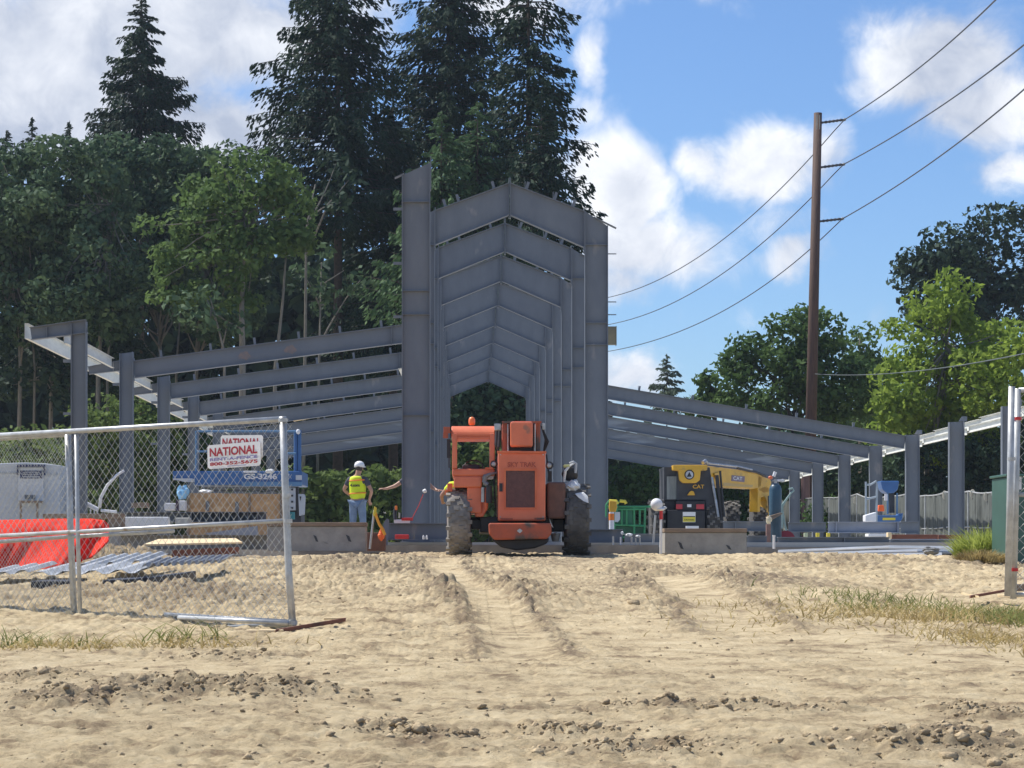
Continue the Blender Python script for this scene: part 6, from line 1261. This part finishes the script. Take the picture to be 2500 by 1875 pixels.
    if vest:
        JV = {'a': (G(0,0,.94), (.192*k,.150*k)), 'b': (G(0,0,1.12), (.196*k,.150*k)), 'c': (G(0,0,1.34), (.215*k,.152*k)), 'd': (G(0,-.008,1.46), (.205*k,.136*k)), 'e': (G(0,0,1.515), (.15*k,.10*k))}
        v = part('safety_vest', shift(skin_mesh('safety_vest', JV, [('a','b'),('b','c'),('c','d'),('d','e')]), foot), VEST, T)
        for z, rx in ((1.41,.196),(1.12,.190)):
            m = MB(); th = np.linspace(0, 2*math.pi, 33); m.tube([np.array(G(math.cos(t_)*rx*1.0, math.sin(t_)*rx*.76 - .004, z + (.012*math.cos(t_)))) for t_ in th], .015*k, 6, caps=False); part('stripe', m, VORANGE, v)
        if back_text:
            m = MB(); X = np.array([c, s, 0]); text_into(m, back_text, np.array(G(-.01, -.162, 1.30)), .23, .07, axis_x=X, depth=.0, bold=.05); part('print', m, BLACK, v)
    for sd in 'lr':
        a = np.array(J[sd+'ank'][0]); b = np.array(J[sd+'toe'][0]); m = MB(); m.tube([a + (0,0,.03), a + (0,0,-.04), b], [.055,.058,.045], 10); part('boot', m, mat('tan_boot', (.2,.13,.08), (.15,.1,.06)) if 'tan_boot' not in bpy.data.materials else bpy.data.materials['tan_boot'], T, smooth=True)
    if helmet:
        m = MB(); hc = fr(0,-.005,1.735); 
        prof = [(0,.115),(.012,.118),(.05,.112),(.09,.088),(.115,.05),(.124,.005)]; m.lathe(hc - (0,0,.005), (0,0,1), [(a*k, b*k) for a, b in prof], 24); hh = part('hard_hat', m, helmet_mat, T, smooth=True)
        m = MB(); bd = np.array([-s, c, 0]); m.lathe(hc + bd*.035 - (0,0,.022), (0,0,1), [(0,.132*k),(.010,.134*k),(.016,.12*k)], 24); part('brim', m, helmet_mat, hh, smooth=True)
    return T
HANDS_ON_HIPS = dict(lelbow=(-.34,.02,1.20), lwrist=(-.20,.14,1.06), lhand=(.7,.6,-.3), relbow=(.33,.02,1.17), rwrist=(.235,.12,.97), rhand=(.1,.5,-.8), head=(.03,.045), stance=.12)
person('worker seen from behind in white hard hat, lime vest and jeans', (W(873, 1300, 49.5)[0], 49.5, ZS), 1.80, -.28, HANDS_ON_HIPS, True, True, '4.com')
SPREAD = dict(lelbow=(-.42,.10,1.22), lwrist=(-.58,-.02,1.13), lhand=(-1,0,.12), relbow=(.42,-.25,1.16), rwrist=(.52,-.55,1.10), rhand=(1,-.2,.05), head=(0,.03), stance=.13)
yP = fd(0) + 1.0
SPREAD = dict(lelbow=(-.45,-.02,1.26), lwrist=(-.66,.00,1.20), lhand=(-1,0,.08), relbow=(.40,-.05,1.22), rwrist=(.50,-.25,1.16), rhand=(1,-.15,.02), head=(0,.03), stance=.13)
person('worker hidden behind the tower column with only forearms and hands showing', (W(1013, 1300, yP)[0], yP, ZS), 1.76, 0.0, SPREAD, False, True)
m = MB(); single('work_glove', 'white work glove and pinkish hand held up against the inner tower columns', 'glove', crumple(W(1037,1199,44.2), (.045,.04,.04), 71, 12, 10, .2), WHITE_S, W(1037,1199,44.2))
REACH = dict(lelbow=(-.36,.10,1.22), lwrist=(-.30,.28,1.08), lhand=(.3,.9,0), relbow=(.36,.10,1.22), rwrist=(.30,.28,1.08), rhand=(-.3,.9,0), head=(0,.03), stance=.12)
person('worker in lime yellow vest almost hidden by the cab of the orange forklift', (W(1123, 1300, 42.6)[0], 42.15, 1.20), 1.72, .2, REACH, True, False, None, shirt=VEST)

# ---------------------------------------------------------------- air
mb = MB(); mb.box(-1600, 1600, -80, 2600, -1.6, 45)
hz = bpy.data.materials.new('air_haze'); hz.use_nodes = True; nt = hz.node_tree; nt.nodes.clear()
o_ = nt.nodes.new('ShaderNodeOutputMaterial'); v_ = nt.nodes.new('ShaderNodeVolumePrincipled'); v_.inputs['Color'].default_value = (.72,.84,1,1); v_.inputs['Density'].default_value = .00018
v_.inputs['Anisotropy'].default_value = .2; nt.links.new(v_.outputs[0], o_.inputs['Volume'])
setting('haze', mb, hz, 'stuff', label='thin bluish air between the camera and the far trees')
